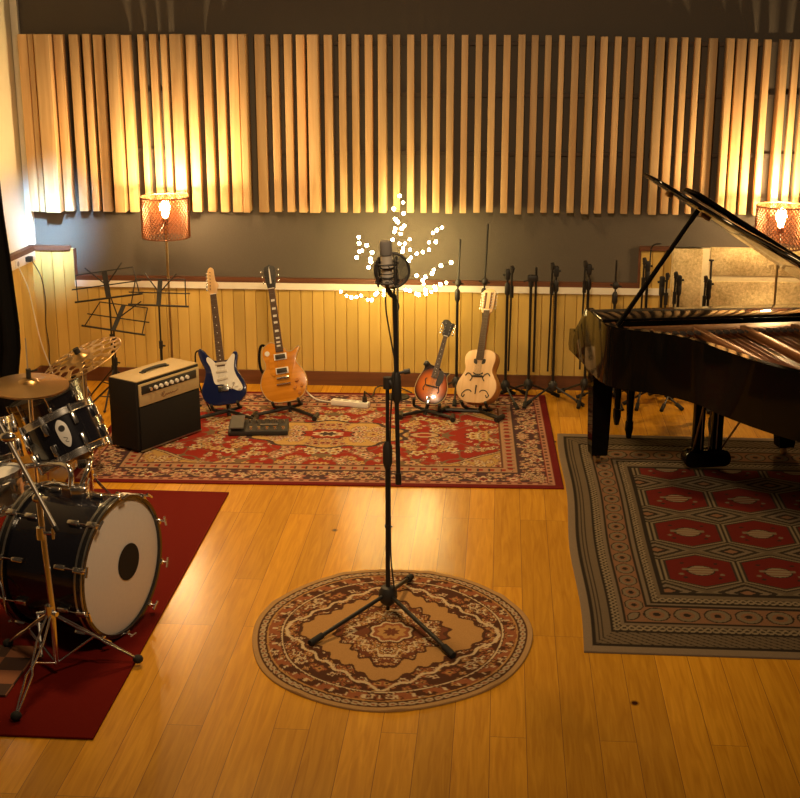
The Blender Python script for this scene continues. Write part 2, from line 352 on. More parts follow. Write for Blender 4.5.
# ------------------------------------------------------------------ rugs (woven pattern as vertex colours)
def rug(name, X, Y, Z, col, mtx, m, label, thick=.008, skirt=None):
    if name == 'hexagon_rug': col = col*.72  # piano's shadow put into the weave by darkening the whole rug
    ny, nx = X.shape
    co = np.stack([X, Y, Z+thick], -1).reshape(-1, 3)
    idx = np.arange(nx*ny).reshape(ny, nx)
    f = np.stack([idx[:-1, :-1], idx[:-1, 1:], idx[1:, 1:], idx[1:, :-1]], -1).reshape(-1, 4)
    # skirt down to the floor
    if skirt is None:
        loop = np.concatenate([idx[0, :], idx[1:, -1], idx[-1, -2::-1], idx[-2:0:-1, 0]])
    else: loop = skirt
    low = co[loop].copy(); low[:, 2] = 0.0005
    n0 = len(co); li = n0+np.arange(len(loop))
    sk = np.stack([loop, np.roll(loop, -1), np.roll(li, -1), li], -1)
    co = np.vstack([co, low]); f = np.vstack([f, sk]); cc = np.vstack([col.reshape(-1, 3), col.reshape(-1, 3)[loop]])
    me = bpy.data.meshes.new(name); me.vertices.add(len(co)); me.vertices.foreach_set('co', co.astype(np.float32).ravel())
    me.loops.add(f.size); me.loops.foreach_set('vertex_index', f.astype(np.int32).ravel())
    me.polygons.add(len(f)); me.polygons.foreach_set('loop_start', np.arange(0, f.size, 4, dtype=np.int32))
    me.update(calc_edges=True); me.validate()
    at = me.color_attributes.new('weave', 'FLOAT_COLOR', 'POINT'); at.data.foreach_set('color', np.hstack([cc, np.ones((len(cc), 1))]).astype(np.float32).ravel())
    me.materials.append(m); me.polygons.foreach_set('use_smooth', [True]*len(f))
    bm = bmesh.new(); bm.from_mesh(me); bmesh.ops.recalc_face_normals(bm, faces=bm.faces); bm.to_mesh(me); bm.free()
    o = bpy.data.objects.new(name, me); COL.objects.link(o); o.matrix_world = mtx; WM[o.name] = mtx
    tag(o, label, 'rug'); return o
RUGM = vcol('woven_wool')
def paint(col, X, Y, cx, cy, r, c, k=0, amp=.0, ph=0, sx=1, sy=1):
    dx, dy = (X-cx)/sx, (Y-cy)/sy; rr = np.hypot(dx, dy); th = np.arctan2(dy, dx)
    msk = rr < r*(1+amp*np.cos(k*th+ph)) ; col[msk] = c
def flower(col, X, Y, cx, cy, r, pal, k=6, win=None):
    j = np.abs(X[0]-cx) < r*1.5; i = np.abs(Y[:, 0]-cy) < r*1.5
    if not j.any() or not i.any(): return
    sl = np.ix_(i, j); sub = col[sl]; x = X[sl]; y = Y[sl]; ph = random.uniform(0, 6)
    paint(sub, x, y, cx, cy, r*1.18, pal[0], k, .22, ph); paint(sub, x, y, cx, cy, r, pal[1], k, .25, ph)
    paint(sub, x, y, cx, cy, r*.6, pal[2], k, .2, ph); paint(sub, x, y, cx, cy, r*.3, pal[3])
    col[sl] = sub
NAVY, DRED, RED, BEI, GOLD, PINK, OLV, CRM, BRN = [np.array(c) for c in ((.060, .035, .035), (.17, .012, .012), (.29, .026, .016), (.48, .32, .18), (.50, .30, .10), (.42, .18, .12), (.17, .11, .06), (.58, .45, .30), (.12, .045, .03))]

# --- large red floral rug
RW, RD = 2.80, 1.84
nx, ny = 470, 310
x = np.linspace(-RW/2, RW/2, nx); y = np.linspace(-RD/2, RD/2, ny); X, Y = np.meshgrid(x, y); AX, AY = np.abs(X), np.abs(Y)
qx, qy = x[nx//2:], y[ny//2:]; QX, QY = np.meshgrid(qx, qy); qc = np.zeros(QX.shape+(3,))
hx, hy = RW/2, RD/2; d = np.minimum(hx-QX, hy-QY)
qc[:] = RED
fx, fy = hx-.32, hy-.32
vine = np.abs(np.sin(QX*23+1.3*np.sin(QY*17))+np.sin(QY*25+1.1*np.sin(QX*19))) < .16
qc[vine] = OLV
for i in range(150):
    cx, cy = random.uniform(0, fx), random.uniform(0, fy); s = random.choice((.016, .022, .03, .038))
    flower(qc, QX, QY, cx, cy, s, random.choice(((NAVY, BEI, PINK, NAVY), (BRN, GOLD, BEI, RED), (NAVY, CRM, GOLD, DRED), (OLV, PINK, CRM, NAVY))), random.choice((5, 6, 8)))
# corner spandrels
lob = (QX/fx)**2.2*.86+(QY/fy)**2.2*.86+.05*np.cos(12*np.arctan2(QY*1.4, QX))
sp = lob > 1.02; qc[sp] = GOLD*.9
for i in range(150):
    cx, cy = random.uniform(fx*.3, fx), random.uniform(fy*.3, fy)
    if (cx/fx)**2.2*.86+(cy/fy)**2.2*.86 > 1.08: flower(qc, QX, QY, cx, cy, random.choice((.014, .02, .026)), random.choice(((BRN, BEI, RED, NAVY), (OLV, PINK, CRM, RED), (BRN, CRM, GOLD, DRED))), 5)
qc[(np.abs(lob-1.02) < .035)] = NAVY; qc[(np.abs(lob-1.02) < .016)] = BEI
# medallion
md = np.hypot(QX/.46, QY/.25)+.07*np.cos(10*np.arctan2(QY*1.7, QX))
qc[md < 1.08] = NAVY; qc[md < 1.0] = GOLD
for i in range(60):
    cx, cy = random.uniform(0, .45), random.uniform(0, .25)
    if math.hypot(cx/.46, cy/.25) < .85: flower(qc, QX, QY, cx, cy, random.choice((.016, .022, .028)), random.choice(((OLV, BEI, RED, NAVY), (BRN, CRM, PINK, RED), (OLV, PINK, CRM, NAVY))), 5)
m2 = np.hypot(QX/.15, QY/.085)+.1*np.cos(8*np.arctan2(QY*1.6, QX)); qc[m2 < 1.1] = NAVY; qc[m2 < 1] = RED; qc[m2 < .6] = CRM; qc[m2 < .4] = NAVY
pd = np.hypot((QX-.60)/.09, QY/.05); qc[pd < 1.1] = NAVY; qc[pd < .95] = BEI; qc[pd < .5] = RED
# borders
def band(a, b_, c): qc[(d >= a) & (d < b_)] = c
band(.24, .34, BEI*.55+PINK*.3); band(.235, .245, NAVY); band(.325, .34, BRN)
along = np.where(hx-QX < hy-QY, QY, QX)
band(.255, .315, BEI*.45+PINK*.4); qc[(d > .27) & (d < .30) & (np.sin(along*95) > .2)] = RED; qc[(d > .262) & (d < .308) & (np.sin(along*95+1.6) > .93)] = NAVY
band(.085, .235, np.array((.075, .035, .04)))
vb = (d > .085) & (d < .235) & (np.abs((d-.16)-.045*np.sin(along*26)) < .007); qc[vb] = BEI
s = 0.02; i = 0
while s < hx+.02:
    for (ox, oy, on) in ((s, hy-.16-.03*(-1)**i, s < hx-.1), (hx-.16-.03*(-1)**i, s, s < hy-.1)):
        if on: flower(qc, QX, QY, ox, oy, .042 if i % 2 else .034, ((BRN, BEI, PINK, NAVY), (BRN, PINK, CRM, RED), (BRN, CRM, RED, NAVY))[i % 3], 6)
    s += .085; i += 1
for i in range(120):
    s = random.uniform(0, hx)
    if s < hx-.1: flower(qc, QX, QY, s, hy-random.uniform(.1, .225), .012, (BRN, random.choice((BEI, PINK, OLV)), CRM, RED), 5)
    if s < hy-.1: flower(qc, QX, QY, hx-random.uniform(.1, .225), s, .012, (BRN, random.choice((BEI, PINK, OLV)), CRM, RED), 5)
band(.045, .085, PINK*.75+BEI*.25); qc[(d > .055) & (d < .075) & (np.sin(along*110) > .1)] = BRN
band(.078, .088, DRED); band(0, .042, DRED*.85)
full = np.concatenate([qc[:, ::-1], qc], 1); full = np.concatenate([full[::-1], full], 0)
rugA = M.Translation((-1.045, 8.105, 0)) @ M.Rotation(.030, 4, 'Z')
rug('floral_rug', X, Y, X*0, full, rugA, RUGM, 'large red floral rug with cream border under the guitars and amplifier by the wall')

# --- round tan rug
nr, na = 150, 460
r = np.linspace(.002, 1, nr); th = np.linspace(0, 2*PI, na); R, T = np.meshgrid(r, th)
RA, RB = .602, .672
wob = 1+.008*np.sin(3*T+1)+.006*np.sin(7*T)
X = RA*R*np.cos(T)*wob; Y = RB*R*np.sin(T)*wob
TAN, BR1, BR2, CR2, RST = [np.array(c) for c in ((.46, .25, .085), (.085, .032, .016), (.17, .055, .025), (.62, .47, .28), (.30, .10, .04))]
n_ = 520; gx = np.linspace(-RA, RA, n_); gy_ = np.linspace(-RB, RB, n_); GX, GY = np.meshgrid(gx, gy_)
# paint one quadrant of a square grid, mirror, sample on the polar mesh
px_, py_ = gx[n_//2:], gy_[n_//2:]; PX, PY = np.meshgrid(px_, py_); pc = np.zeros(PX.shape+(3,)); pc[:] = BR1
u, v = PX/RA, PY/RB
for i in range(330):
    cx, cy = random.uniform(0, RA), random.uniform(0, RB)
    flower(pc, PX, PY, cx, cy, random.choice((.010, .014, .019, .024)), random.choice(((BR1, RST, TAN, BR1), (BR2, CR2, BR1, RST), (BR1, TAN, RST, CR2), (BR1, RST, BR1, CR2))), random.choice((4, 5, 6)))
an = np.arctan2(v, u)
eye = (u/.70)**1.25+(v/.66)**1.1 + .035*np.cos(28*an)+.03*np.cos(11*an)
pc[eye < 1.02] = BR1; pc[eye < .97] = TAN
pc[np.abs((u/.77)**1.25+(v/.74)**1.1+.03*np.cos(22*an)-1.02) < .022] = CR2
mdl = (u/.42)**1.1+(v/.50)**1.1+.07*np.cos(20*an)+.04*np.cos(9*an)
pc[mdl < 1.06] = BR1; ins = mdl < .98
tmp = pc.copy(); tmp[:] = BR2
for i in range(110): flower(tmp, PX, PY, random.uniform(0, .26), random.uniform(0, .34), random.choice((.009, .014, .018)), random.choice(((BR1, CR2, BR1, RST), (BR1, TAN, RST, CR2), (BR1, RST, CR2, BR1))), 5)
pc[ins] = tmp[ins]
pc[np.abs(mdl-.70) < .035] = CR2
m3 = np.hypot(u/.15, v/.14)+.08*np.cos(8*an); pc[m3 < 1.12] = BR1; pc[m3 < 1.0] = CR2; pc[m3 < .88] = RST; pc[m3 < .66] = TAN; pc[m3 < .35] = BR2
rr = np.hypot(u, v)
seg = np.sin(an*32)
pc[(rr > .775) & (rr < .80)] = BR1; pc[(rr > .783) & (rr < .793)] = CR2
rg = (rr > .80) & (rr < .89); pc[rg & (np.sin(an*24+np.sin(rr*60)) > .35)] = RST; pc[rg & (np.abs(np.sin(an*24)) < .25) & (np.abs(rr-.845) < .02)] = CR2
pc[(rr > .885) & (rr < .898)] = TAN
rb = (rr > .898) & (rr < .962); pc[rb] = BR1; sg2 = np.abs(((an*24/PI*2) % 2)-1); pc[rb & (np.hypot((sg2-.5)*1.3, (rr-.930)/.034) < .62)] = CR2*.75; pc[rb & (np.hypot((sg2-.5)*1.3, (rr-.930)/.034) < .28)] = RST
pc[rr >= .962] = np.array((.45, .27, .11))
full = np.concatenate([pc[:, ::-1], pc], 1); full = np.concatenate([full[::-1], full], 0)
ii = np.clip(((R*np.sin(T)*.5+.5)*(n_-1)).round().astype(int), 0, n_-1); jj = np.clip(((R*np.cos(T)*.5+.5)*(n_-1)).round().astype(int), 0, n_-1)
col = full[ii, jj]
idx = np.arange(nr*na).reshape(na, nr)
Zr = np.where(R > .93, .006*(np.maximum(0, np.sin(9*T+2))**6)*(R-.93)/.07, 0)
rug('round_rug', X, Y, Zr, col, M.Translation((-.432, 5.375, 0)), RUGM, 'round tan and brown patterned rug under the centre microphone stand', .008, idx[:-1, -1])

# --- rug with red hexagons under the piano
BX0, BX1, BY0, BY1 = .385, 2.65, 5.255, 8.215
nx, ny = 400, 520
x = np.linspace(0, BX1-BX0, nx); y = np.linspace(0, BY1-BY0, ny); X, Y = np.meshgrid(x, y)
K1, K2, K3, K4, K5, K6 = [np.array(c) for c in ((.30, .22, .145), (.035, .025, .018), (.33, .25, .155), (.18, .016, .011), (.30, .15, .08), (.20, .145, .09))]
c = np.zeros(X.shape+(3,)); c[:] = K6
W_, D_ = BX1-BX0, BY1-BY0
dx = np.minimum(X, W_-X); dyf = np.minimum(Y, D_-Y)
sx_, sy_ = .40, .62                         # border widths
dn = np.minimum(dx/sx_, dyf/sy_); side = dx/sx_ < dyf/sy_; al = np.where(side, Y, X)
def bb(a, b_, col_): c[(dn >= a) & (dn < b_)] = col_
bb(0, .09, K1); bb(.09, .125, K2)
w1 = (dn >= .125) & (dn < .31); c[w1] = K6
c[w1 & ~side & (np.abs(np.sin(al*70+dn*60)) < .35)] = K2; c[w1 & side & (np.abs(np.sin(dn*75)) < .3)] = K2
bb(.31, .335, K2); ch = (dn >= .335) & (dn < .415); c[ch] = K2*1.5; c[ch & (np.abs(np.sin(al*95)*.03-(dn-.375)) < .014)] = K3; c[ch & (np.abs(np.sin(al*95)*.03+(dn-.375)) < .014)] = K3
bb(.415, .455, K1*.8); bb(.455, .485, K2)
g_ = (dn >= .485) & (dn < .735); c[g_] = K5
oc = np.abs(((al*1.0) % .135)-.0675)/.055; orr = np.hypot(oc, (dn-.61)/.10)
c[g_ & (orr < 1.1)] = K2; c[g_ & (orr < .97)] = K3*.75; c[g_ & (orr < .62)] = K5; c[g_ & (orr < .3)] = K2
bb(.735, .765, K2); bb(.765, .80, K1*.8); bb(.80, .825, K2)
ch = (dn >= .825) & (dn < .90); c[ch] = K2*1.5; c[ch & (np.abs(np.sin(al*95)*.028-(dn-.862)) < .014)] = K3; c[ch & (np.abs(np.sin(al*95)*.028+(dn-.862)) < .014)] = K3
bb(.90, .95, K6); bb(.95, 1.0, K2)
f_ = dn >= 1.0
px0, pyy = .985-BX0, 6.135-BY0
PXs, PYs = .363, .488
ui = np.round((X-px0)/PXs); vi = np.round((Y-pyy)/PYs); uu = (X-px0)-ui*PXs; vv = (Y-pyy)-vi*PYs
c[f_] = K6*.8
# diamonds between the hexagons
u2 = (X-px0)-(np.floor((X-px0)/PXs)+.5)*PXs; v2 = (Y-pyy)-(np.floor((Y-pyy)/PYs)+.5)*PYs
dd = np.abs(u2)/.165+np.abs(v2)/.115
c[f_ & (dd < 1.0)] = K3*.7; c[f_ & (dd < .86)] = K2*1.3; c[f_ & (dd < .66)] = K1*.8; c[f_ & (dd < .42)] = K2; c[f_ & (dd < .22)] = K5
hexd = np.maximum(np.abs(uu)/.172, np.abs(uu)*.42/.172+np.abs(vv)/.205)
inw = (ui >= 0)
c[f_ & (hexd < 1.08)] = K2; c[f_ & (hexd < 1.02)] = K3*.85; c[f_ & (hexd < .95)] = K2*1.4; c[f_ & (hexd < .90)] = K4
gd = np.hypot(uu/.066, vv/.058); c[f_ & (gd < 1.05)] = K2; c[f_ & (gd < .92)] = K3; c[f_ & (gd < .92) & (np.abs(np.sin(vv*110)) < .4)] = K4
c[f_ & (np.abs(vv-.012) < .012) & (np.abs(uu) < .085) & (gd > .9)] = K3*.7
c[f_ & (np.hypot(np.abs(uu)-.095, vv+.045) < .012)] = K3*.7; c[f_ & (np.hypot(np.abs(uu)-.08, np.abs(vv)-.085) < .010)] = K2
Xw = X+.010*np.sin(Y*4.1)*(1-np.clip(X/.5, 0, 1))
rug('hexagon_rug', Xw, Y, X*0, c, M.Translation((BX0, BY0, 0)), RUGM, 'grey-brown rug with rows of red hexagons under the black grand piano')

mb = MB(); mb.box((-2.2, 5.72, .006), (1.48, 2.61, .010), bev=.003)
tag(build('carpet', mb, REDC), 'plain dark red carpet under the drum kit at the left', 'carpet')

# ------------------------------------------------------------------ floor lamps
BULB = emit('lamp_bulb', (1, .62, .26), 300)
def lamp(cx, cy, ztop, zbot, label):
    t = thing('floor_lamp', label, 'lamp', (cx, cy, 0), group='floor lamps with copper shades')
    q = MB(); q.lathe([(0, 0), (.13, 0), (.13, .012), (.12, .02), (.02, .028), (0, .028)], 32); build('base', q, STEEL, t)
    q = MB(); q.cyl((0, 0, .02), (0, 0, zbot+.10), .008, 12); build('pole', q, mat('brass_pole', (.55, .40, .2), .3, .9), t)
    R_, n = .155, 40; rows = 18; bm = bmesh.new()
    rings = [[bm.verts.new((R_*math.cos(2*PI*(k+.5*(i % 2))/n), R_*math.sin(2*PI*(k+.5*(i % 2))/n), zbot+(ztop-zbot)*i/rows)) for k in range(n)] for i in range(rows+1)]
    for i in range(1, rows):
        A, B, Cc = rings[i-1], rings[i], rings[i+1]
        for k in range(n):
            # a diamond: lower vertex, right, upper, left
            lo = A[(k+1) % n] if i % 2 else A[(k-1) % n]
            hi = Cc[(k+1) % n] if i % 2 else Cc[(k-1) % n]
            if i % 2: l_, r_ = B[k], B[(k+1) % n]
            else: l_, r_ = B[(k-1) % n], B[k]
            bm.faces.new((lo, r_, hi, l_))
    q = MB(); q.bm.free(); q.bm = bm
    s = build('shade', q, COPPER, t, smooth=False)
    w = s.modifiers.new('lattice', 'WIREFRAME'); w.thickness = .0098; w.use_even_offset = False; w.use_boundary = True
    for z, nm in ((zbot, 'bottom_rim'), (ztop, 'top_rim')):
        q = MB(); q.torus(R_, .005, 48, 6, M.Translation((0, 0, z))); build(nm, q, COPPER, s)
    q = MB()
    for k in range(3):
        a = 2*PI*k/3+.4; q.cyl((0, 0, zbot+.1), (R_*math.cos(a), R_*math.sin(a), zbot+.03), .003, 6)
    q.cyl((0, 0, zbot+.08), (0, 0, zbot+.125), .02, 12); build('socket', q, BLACKM, t)
    q = MB(); q.lathe([(0, .115), (.016, .12), (.018, .14), (.030, .175), (.034, .20), (.028, .228), (.014, .243), (0, .246)], 24, M.Translation((0, 0, zbot))); build('bulb', q, BULB, t)
    l = bpy.data.lights.new('lamp_light', 'POINT'); l.color = (1, .66, .30); l.energy = LAMP_W; l.shadow_soft_size = .035
    lo_ = bpy.data.objects.new('lamp_light', l); COL.objects.link(lo_); lo_.location = (cx, cy, zbot+.235)
    return t
LAMP_W = 104
lamp(-2.196, 8.86, 1.365, 1.102, 'floor lamp with lit copper lattice shade behind the amplifier, at the left')
lamp(1.778, 8.86, 1.35, 1.088, 'floor lamp with lit copper lattice shade beside the piano lid, at the right edge')

# ------------------------------------------------------------------ folding music stands
def music_stand(label, base, corners, tray_mid, opts):
    t = thing('music_stand', label, 'music stand', base, group='folding music stands by the left lamp')
    TL, TR, BL, BR = corners
    bx, by = base[0], base[1]
    mid = tray_mid; q = MB(); q.tube([(bx, by, .22), (bx, by, mid.z*.62)], .009, 10); build('lower_pole', q, BLACK, t, True)
    q = MB(); q.tube([(bx, by, mid.z*.60), mid], .006, 8); build('upper_pole', q, BLACK, t, True)
    q = MB(); q.tube([(bx, by, mid.z*.60-.02), (bx, by, mid.z*.60+.03)], .013, 10); q.tube([(bx, by, mid.z*.6), (bx+.03, by-.01, mid.z*.6)], .006, 8); build('clutch', q, BLACKM, t, True)
    q = MB(); q.tube([(bx, by, .20), (bx, by, .26)], .014, 10); build('collar', q, BLACKM, t, True)
    for k in range(3):
        a = opts+2*PI*k/3; e = V((bx+.24*math.cos(a), by+.24*math.sin(a), .012))
        q = MB(); q.tube([(bx, by, .24), e], .006, 6); q.tube([V((bx, by, .12)), V((bx, by, .24)).lerp(e, .5)], .004, 6); q.ball(e, .011, 1); build('leg', q, BLACK, t, True)
    q = MB(); r_ = .0042
    cT = (TL+TR)/2; cB = (BL+BR)/2
    ext = (BR-BL)*.05
    q.tube([TL, TR], r_, 6); q.tube([TL, BL], r_, 6); q.tube([TR, BR], r_, 6); q.tube([BL-ext, BR+ext], r_*1.7, 6)
    ml, mr = TL.lerp(BL, .52), TR.lerp(BR, .52); q.tube([ml-ext*1.6, mr+ext*1.6], r_*1.1, 6)
    build('desk_frame', q, BLACK, t, True)
    q = MB(); mm = (ml+mr)/2; nrm = (BL-TL).cross(TR-TL).normalized()*.006
    q.box((0, 0, 0), ((TR-TL).length*.09, .006, (cT-cB).length*1.0), frame((cT+cB)/2, (TR-TL).normalized(), nrm.normalized(), (cT-cB).normalized())); build('centre_plate', q, BLACKM, t, True)
    q = MB(); hang = cT+(cT-cB)*.22
    q.tube([mm+(cB-cT)*.0, hang+(TL-TR)*.32], r_*1.1, 6); q.tube([mm, hang+(TR-TL)*.32], r_*1.1, 6); build('page_holder', q, BLACK, t, True)
    return t
def stand_from_px(label, pts, Yp, basepx, rot):
    TL, TR, BL, BR = [gy(x, y, yy) for (x, y), yy in zip(pts, (Yp+.05, Yp+.05, Yp-.03, Yp-.03))]
    mid = (BL+BR)/2+V((0, .012, 0)); bm_ = gz(*basepx)
    return music_stand(label, V((mid.x, mid.y, 0)), (TL, TR, BL, BR), mid+V((0, 0, .02)), rot)
stand_from_px('black folding music stand nearest the corner, its desk highest and furthest left', ((75.5, 275.5), (133, 267), (78, 302), (139.5, 294)), 8.72, (112, 380), .5)
stand_from_px('black folding music stand with lowest desk, tilted, in front of the other two', ((100, 302), (147.5, 308), (84.5, 326), (142, 334.5)), 8.45, (124, 385), 1.1)
stand_from_px('black folding music stand with straight desk, right beside the lamp pole', ((135.5, 279), (185, 279.5), (131, 304.5), (186, 306.5)), 8.60, (160, 375), .2)

# ------------------------------------------------------------------ guitars
def guitar_frame(bottom, headpx, L, yaw=0.0, size=None):
    h = gs(*headpx, bottom, size or L); Y = (h-bottom).normalized()
    Z = V((math.sin(yaw), -math.cos(yaw), 0)); X = Y.cross(Z).normalized(); Z = X.cross(Y).normalized()
    return frame(bottom, X, Y, Z) @ M.Scale((size or L)/L, 4)
def strings(t, n, w0, w1, y0, y1, z0, z1):
    q = MB()
    for i in range(n):
        f = (i/(n-1)-.5); q.tube([(f*w0, y0, z0), (f*w1, y1, z1)], .0005, 4)
    build('strings', q, STRING, t)
def neck_parts(t, y0, y1, w0, w1, zt, fb0, nm, fm, dots, back=.02):
    q = MB(); q.prism([(-w0/2, y0), (w0/2, y0), (w1/2, y1), (-w1/2, y1)], zt-back, zt, bev=.006); build('neck', q, nm, t)
    wf = w0+(w0-w1)*(y0-fb0)/(y1-y0); q = MB(); q.prism([(-wf/2, fb0), (wf/2, fb0), (w1/2, y1), (-w1/2, y1)], zt, zt+.005); fbd = build('fretboard', q, fm, t)
    q = MB(); L_ = y1-.0
    scale_ = (y1-fb0)*1.38
    for k in range(1, 22):
        yy = y1-scale_*(1-2**(-k/12))
        if yy > fb0: q.box((0, yy, zt+.0055), (w1*.98+(wf-w1)*(y1-yy)/(y1-fb0), .0018, .0014))
    build('frets', q, STRING, fbd)
    if dots:
        for k in (3, 5, 7, 9, 12, 15, 17, 19):
            ya = y1-scale_*(1-2**(-(k-.5)/12))
            if ya > fb0+.01: q = MB(); q.box((0, ya, zt+.0053), (w1*(.62 if dots == 2 else .15), .016 if dots == 2 else .006, .001)); build('inlay', q, WHITE, fbd)
    q = MB(); q.box((0, y1+.003, zt+.003), (w1, .005, .008)); build('nut', q, WHITE, t)
def tuner(t, x, y, z, sx, m=CHROME):
    q = MB(); q.cyl((x, y, z), (x, y, z+.013), .004, 8); q.cyl((x, y, z-.012), (x+sx*.022, y, z-.012), .0025, 6); q.ball((x+sx*.029, y, z-.012), .009, 1, (.8, 1.1, .5)); build('tuner', q, m, t)
ST = [(0, 0), (.08, .004), (.135, .035), (.160, .09), (.152, .155), (.120, .215), (.108, .255), (.116, .30), (.126, .345), (.118, .372), (.098, .372), (.078, .345), (.052, .322), (.028, .318), (-.028, .322), (-.052, .33), (-.083, .362), (-.112, .405), (-.140, .425), (-.156, .40), (-.147, .345), (-.127, .29), (-.118, .25), (-.134, .19), (-.157, .13), (-.155, .07), (-.12, .02), (-.06, .002)]
LP = [(0, 0), (.07, .004), (.13, .036), (.163, .1), (.165, .16), (.146, .215), (.117, .26), (.107, .29), (.120, .33), (.143, .37), (.140, .383), (.116, .374), (.085, .356), (.052, .36), (.034, .385), (-.03, .425), (-.06, .437), (-.1, .42), (-.127, .385), (-.13, .34), (-.116, .29), (-.12, .255), (-.148, .21), (-.167, .155), (-.163, .1), (-.13, .036), (-.07, .004)]

# blue double-cutaway guitar
b0 = gz(226, 405, .10); b0 = V((b0.x, b0.y, .10))
GF = guitar_frame(b0, (211, 268), 1.0, .05, .91)
t = thing('electric_guitar', 'dark blue electric guitar with white pickguard, leaning on a stand beside the amplifier', 'guitar', mtx=GF)
q = MB(); q.prism(smoothloop(ST, 4), -.022, .022, bev=.008, seg=3); build('body', q, BLUE, t)
pgd = [(-.06, .335), (-.09, .355), (-.10, .33), (-.078, .28), (-.068, .22), (-.055, .155), (0, .145), (.06, .11), (.11, .085), (.137, .10), (.128, .14), (.10, .20), (.09, .25), (.098, .305), (.106, .345), (.09, .355), (.066, .33), (.03, .30), (-.03, .30)]
q = MB(); q.prism(smoothloop(pgd, 4), .022, .0245); pg = build('pickguard', q, WHITE, t)
for yy, sl in ((.295, 0), (.24, .0), (.185, .12)):
    q = MB(); q.box((0, 0, .027), (.08, .02, .008), M.Translation((0, yy, 0)) @ M.Rotation(sl, 4, 'Z'), .003); build('pickup', q, mat('aged_white', (.62, .57, .5), .4), pg)
for xx, yy in ((.075, .155), (.095, .125), (.112, .10)):
    q = MB(); q.lathe([(0, .024), (.011, .024), (.009, .036), (0, .036)], 12, M.Translation((xx, yy, 0))); build('knob', q, WHITE, pg)
q = MB(); q.box((0, .115, .027), (.075, .042, .012), bev=.003); q.tube([(.03, .12, .03), (.06, .10, .05), (.09, .14, .055)], .0025, 6); build('bridge', q, CHROME, t)
neck_parts(t, .32, .80, .056, .043, .022, .275, MAPLE, ROSE, 1)
q = MB(); q.prism(smoothloop([(-.021, .80), (.021, .80), (.03, .835), (.042, .86), (.036, .885), (.024, .90), (.02, .95), (.018, .985), (-.002, 1.0), (-.022, .985), (-.03, .95), (-.033, .88), (-.032, .83)], 4), .004, .018, bev=.002); build('headstock', q, MAPLE, t)
for k in range(6): tuner(t, -.016+.002*k, .84+.024*k, .018, -1)
strings(t, 6, .052, .035, .12, .80, .034, .03)
q = MB(); q.tube(smoothpath([(-.15, .42, -.02), (-.185, .40, -.03), (-.19, .28, -.03), (-.17, .12, -.035), (-.12, -.02, -.04)]), .006, 6); build('strap', q, CANVAS, t)

# amber single-cutaway guitar
b1 = gz(287, 402, .10)
GF2 = guitar_frame(b1, (269, 265), 1.0, 0, .915)
t = thing('electric_guitar', 'amber single-cutaway electric guitar with cream-ringed pickups, on a stand against the wall', 'guitar', mtx=GF2)
q = MB(); q.prism(smoothloop(LP, 4), -.024, .020, bev=.006, seg=2); build('body', q, AMBER, t)
q = MB(); lp = [(x*.995, y*.995+.001, .0205) for x, y in smoothloop(LP, 4)]; q.tubeloop(lp, .0028, 6); build('binding', q, CREAM, t)
for yy in (.325, .225):
    q = MB(); q.box((0, yy, .024), (.092, .046, .006), bev=.002); pk = build('pickup_ring', q, WHITE, t)
    q = MB(); q.box((0, yy, .03), (.072, .03, .012), bev=.002); build('pickup', q, BLACKM, pk)
q = MB(); q.box((0, .172, .03), (.09, .014, .012), bev=.003); build('bridge', q, CHROME, t)
q = MB(); q.tube([(-.05, .128, .032), (.05, .128, .032)], .006, 10); build('tailpiece', q, CHROME, t)
for xx, yy in ((.095, .14), (.125, .10), (.075, .09), (.105, .05)):
    q = MB(); q.lathe([(0, .02), (.013, .02), (.010, .035), (0, .035)], 12, M.Translation((xx, yy, 0))); build('knob', q, SIDEW, t)
q = MB(); q.prism(smoothloop([(-.085, .22), (-.05, .20), (-.052, .33), (-.075, .345)], 3), .026, .029); build('pickguard', q, AMBER, t)
q = MB(); q.lathe([(0, .02), (.018, .02), (.018, .023), (0, .023)], 16, M.Translation((-.093, .36, 0))); build('switch_plate', q, WHITE, t)
neck_parts(t, .40, .82, .056, .044, .024, .36, SIDEW, ROSE, 2)
q = MB(); q.prism(smoothloop([(-.022, .82), (.022, .82), (.032, .85), (.04, .90), (.042, .97), (.03, .985), (.012, .992), (0, 1.0), (-.012, .992), (-.03, .985), (-.042, .97), (-.04, .90), (-.032, .85)], 3), .006, .02, bev=.002); build('headstock', q, BLACKM, t)
q = MB(); q.prism([(-.006, .86), (.006, .86), (.004, .95), (0, .985), (-.004, .95)], .0202, .0215); build('inlay', q, WHITE, t)
for k in range(3):
    for s_ in (-1, 1): tuner(t, s_*(.026+.004*k), .875+.04*k, .02, s_)
strings(t, 6, .05, .036, .13, .82, .04, .034)
q = MB(); q.tube(smoothpath([(-.1, .42, -.03), (-.14, .435, -.04), (-.165, .38, -.05), (-.17, .28, -.05), (-.14, .2, -.05)]), .01, 6); build('strap', q, CANVAS, t)

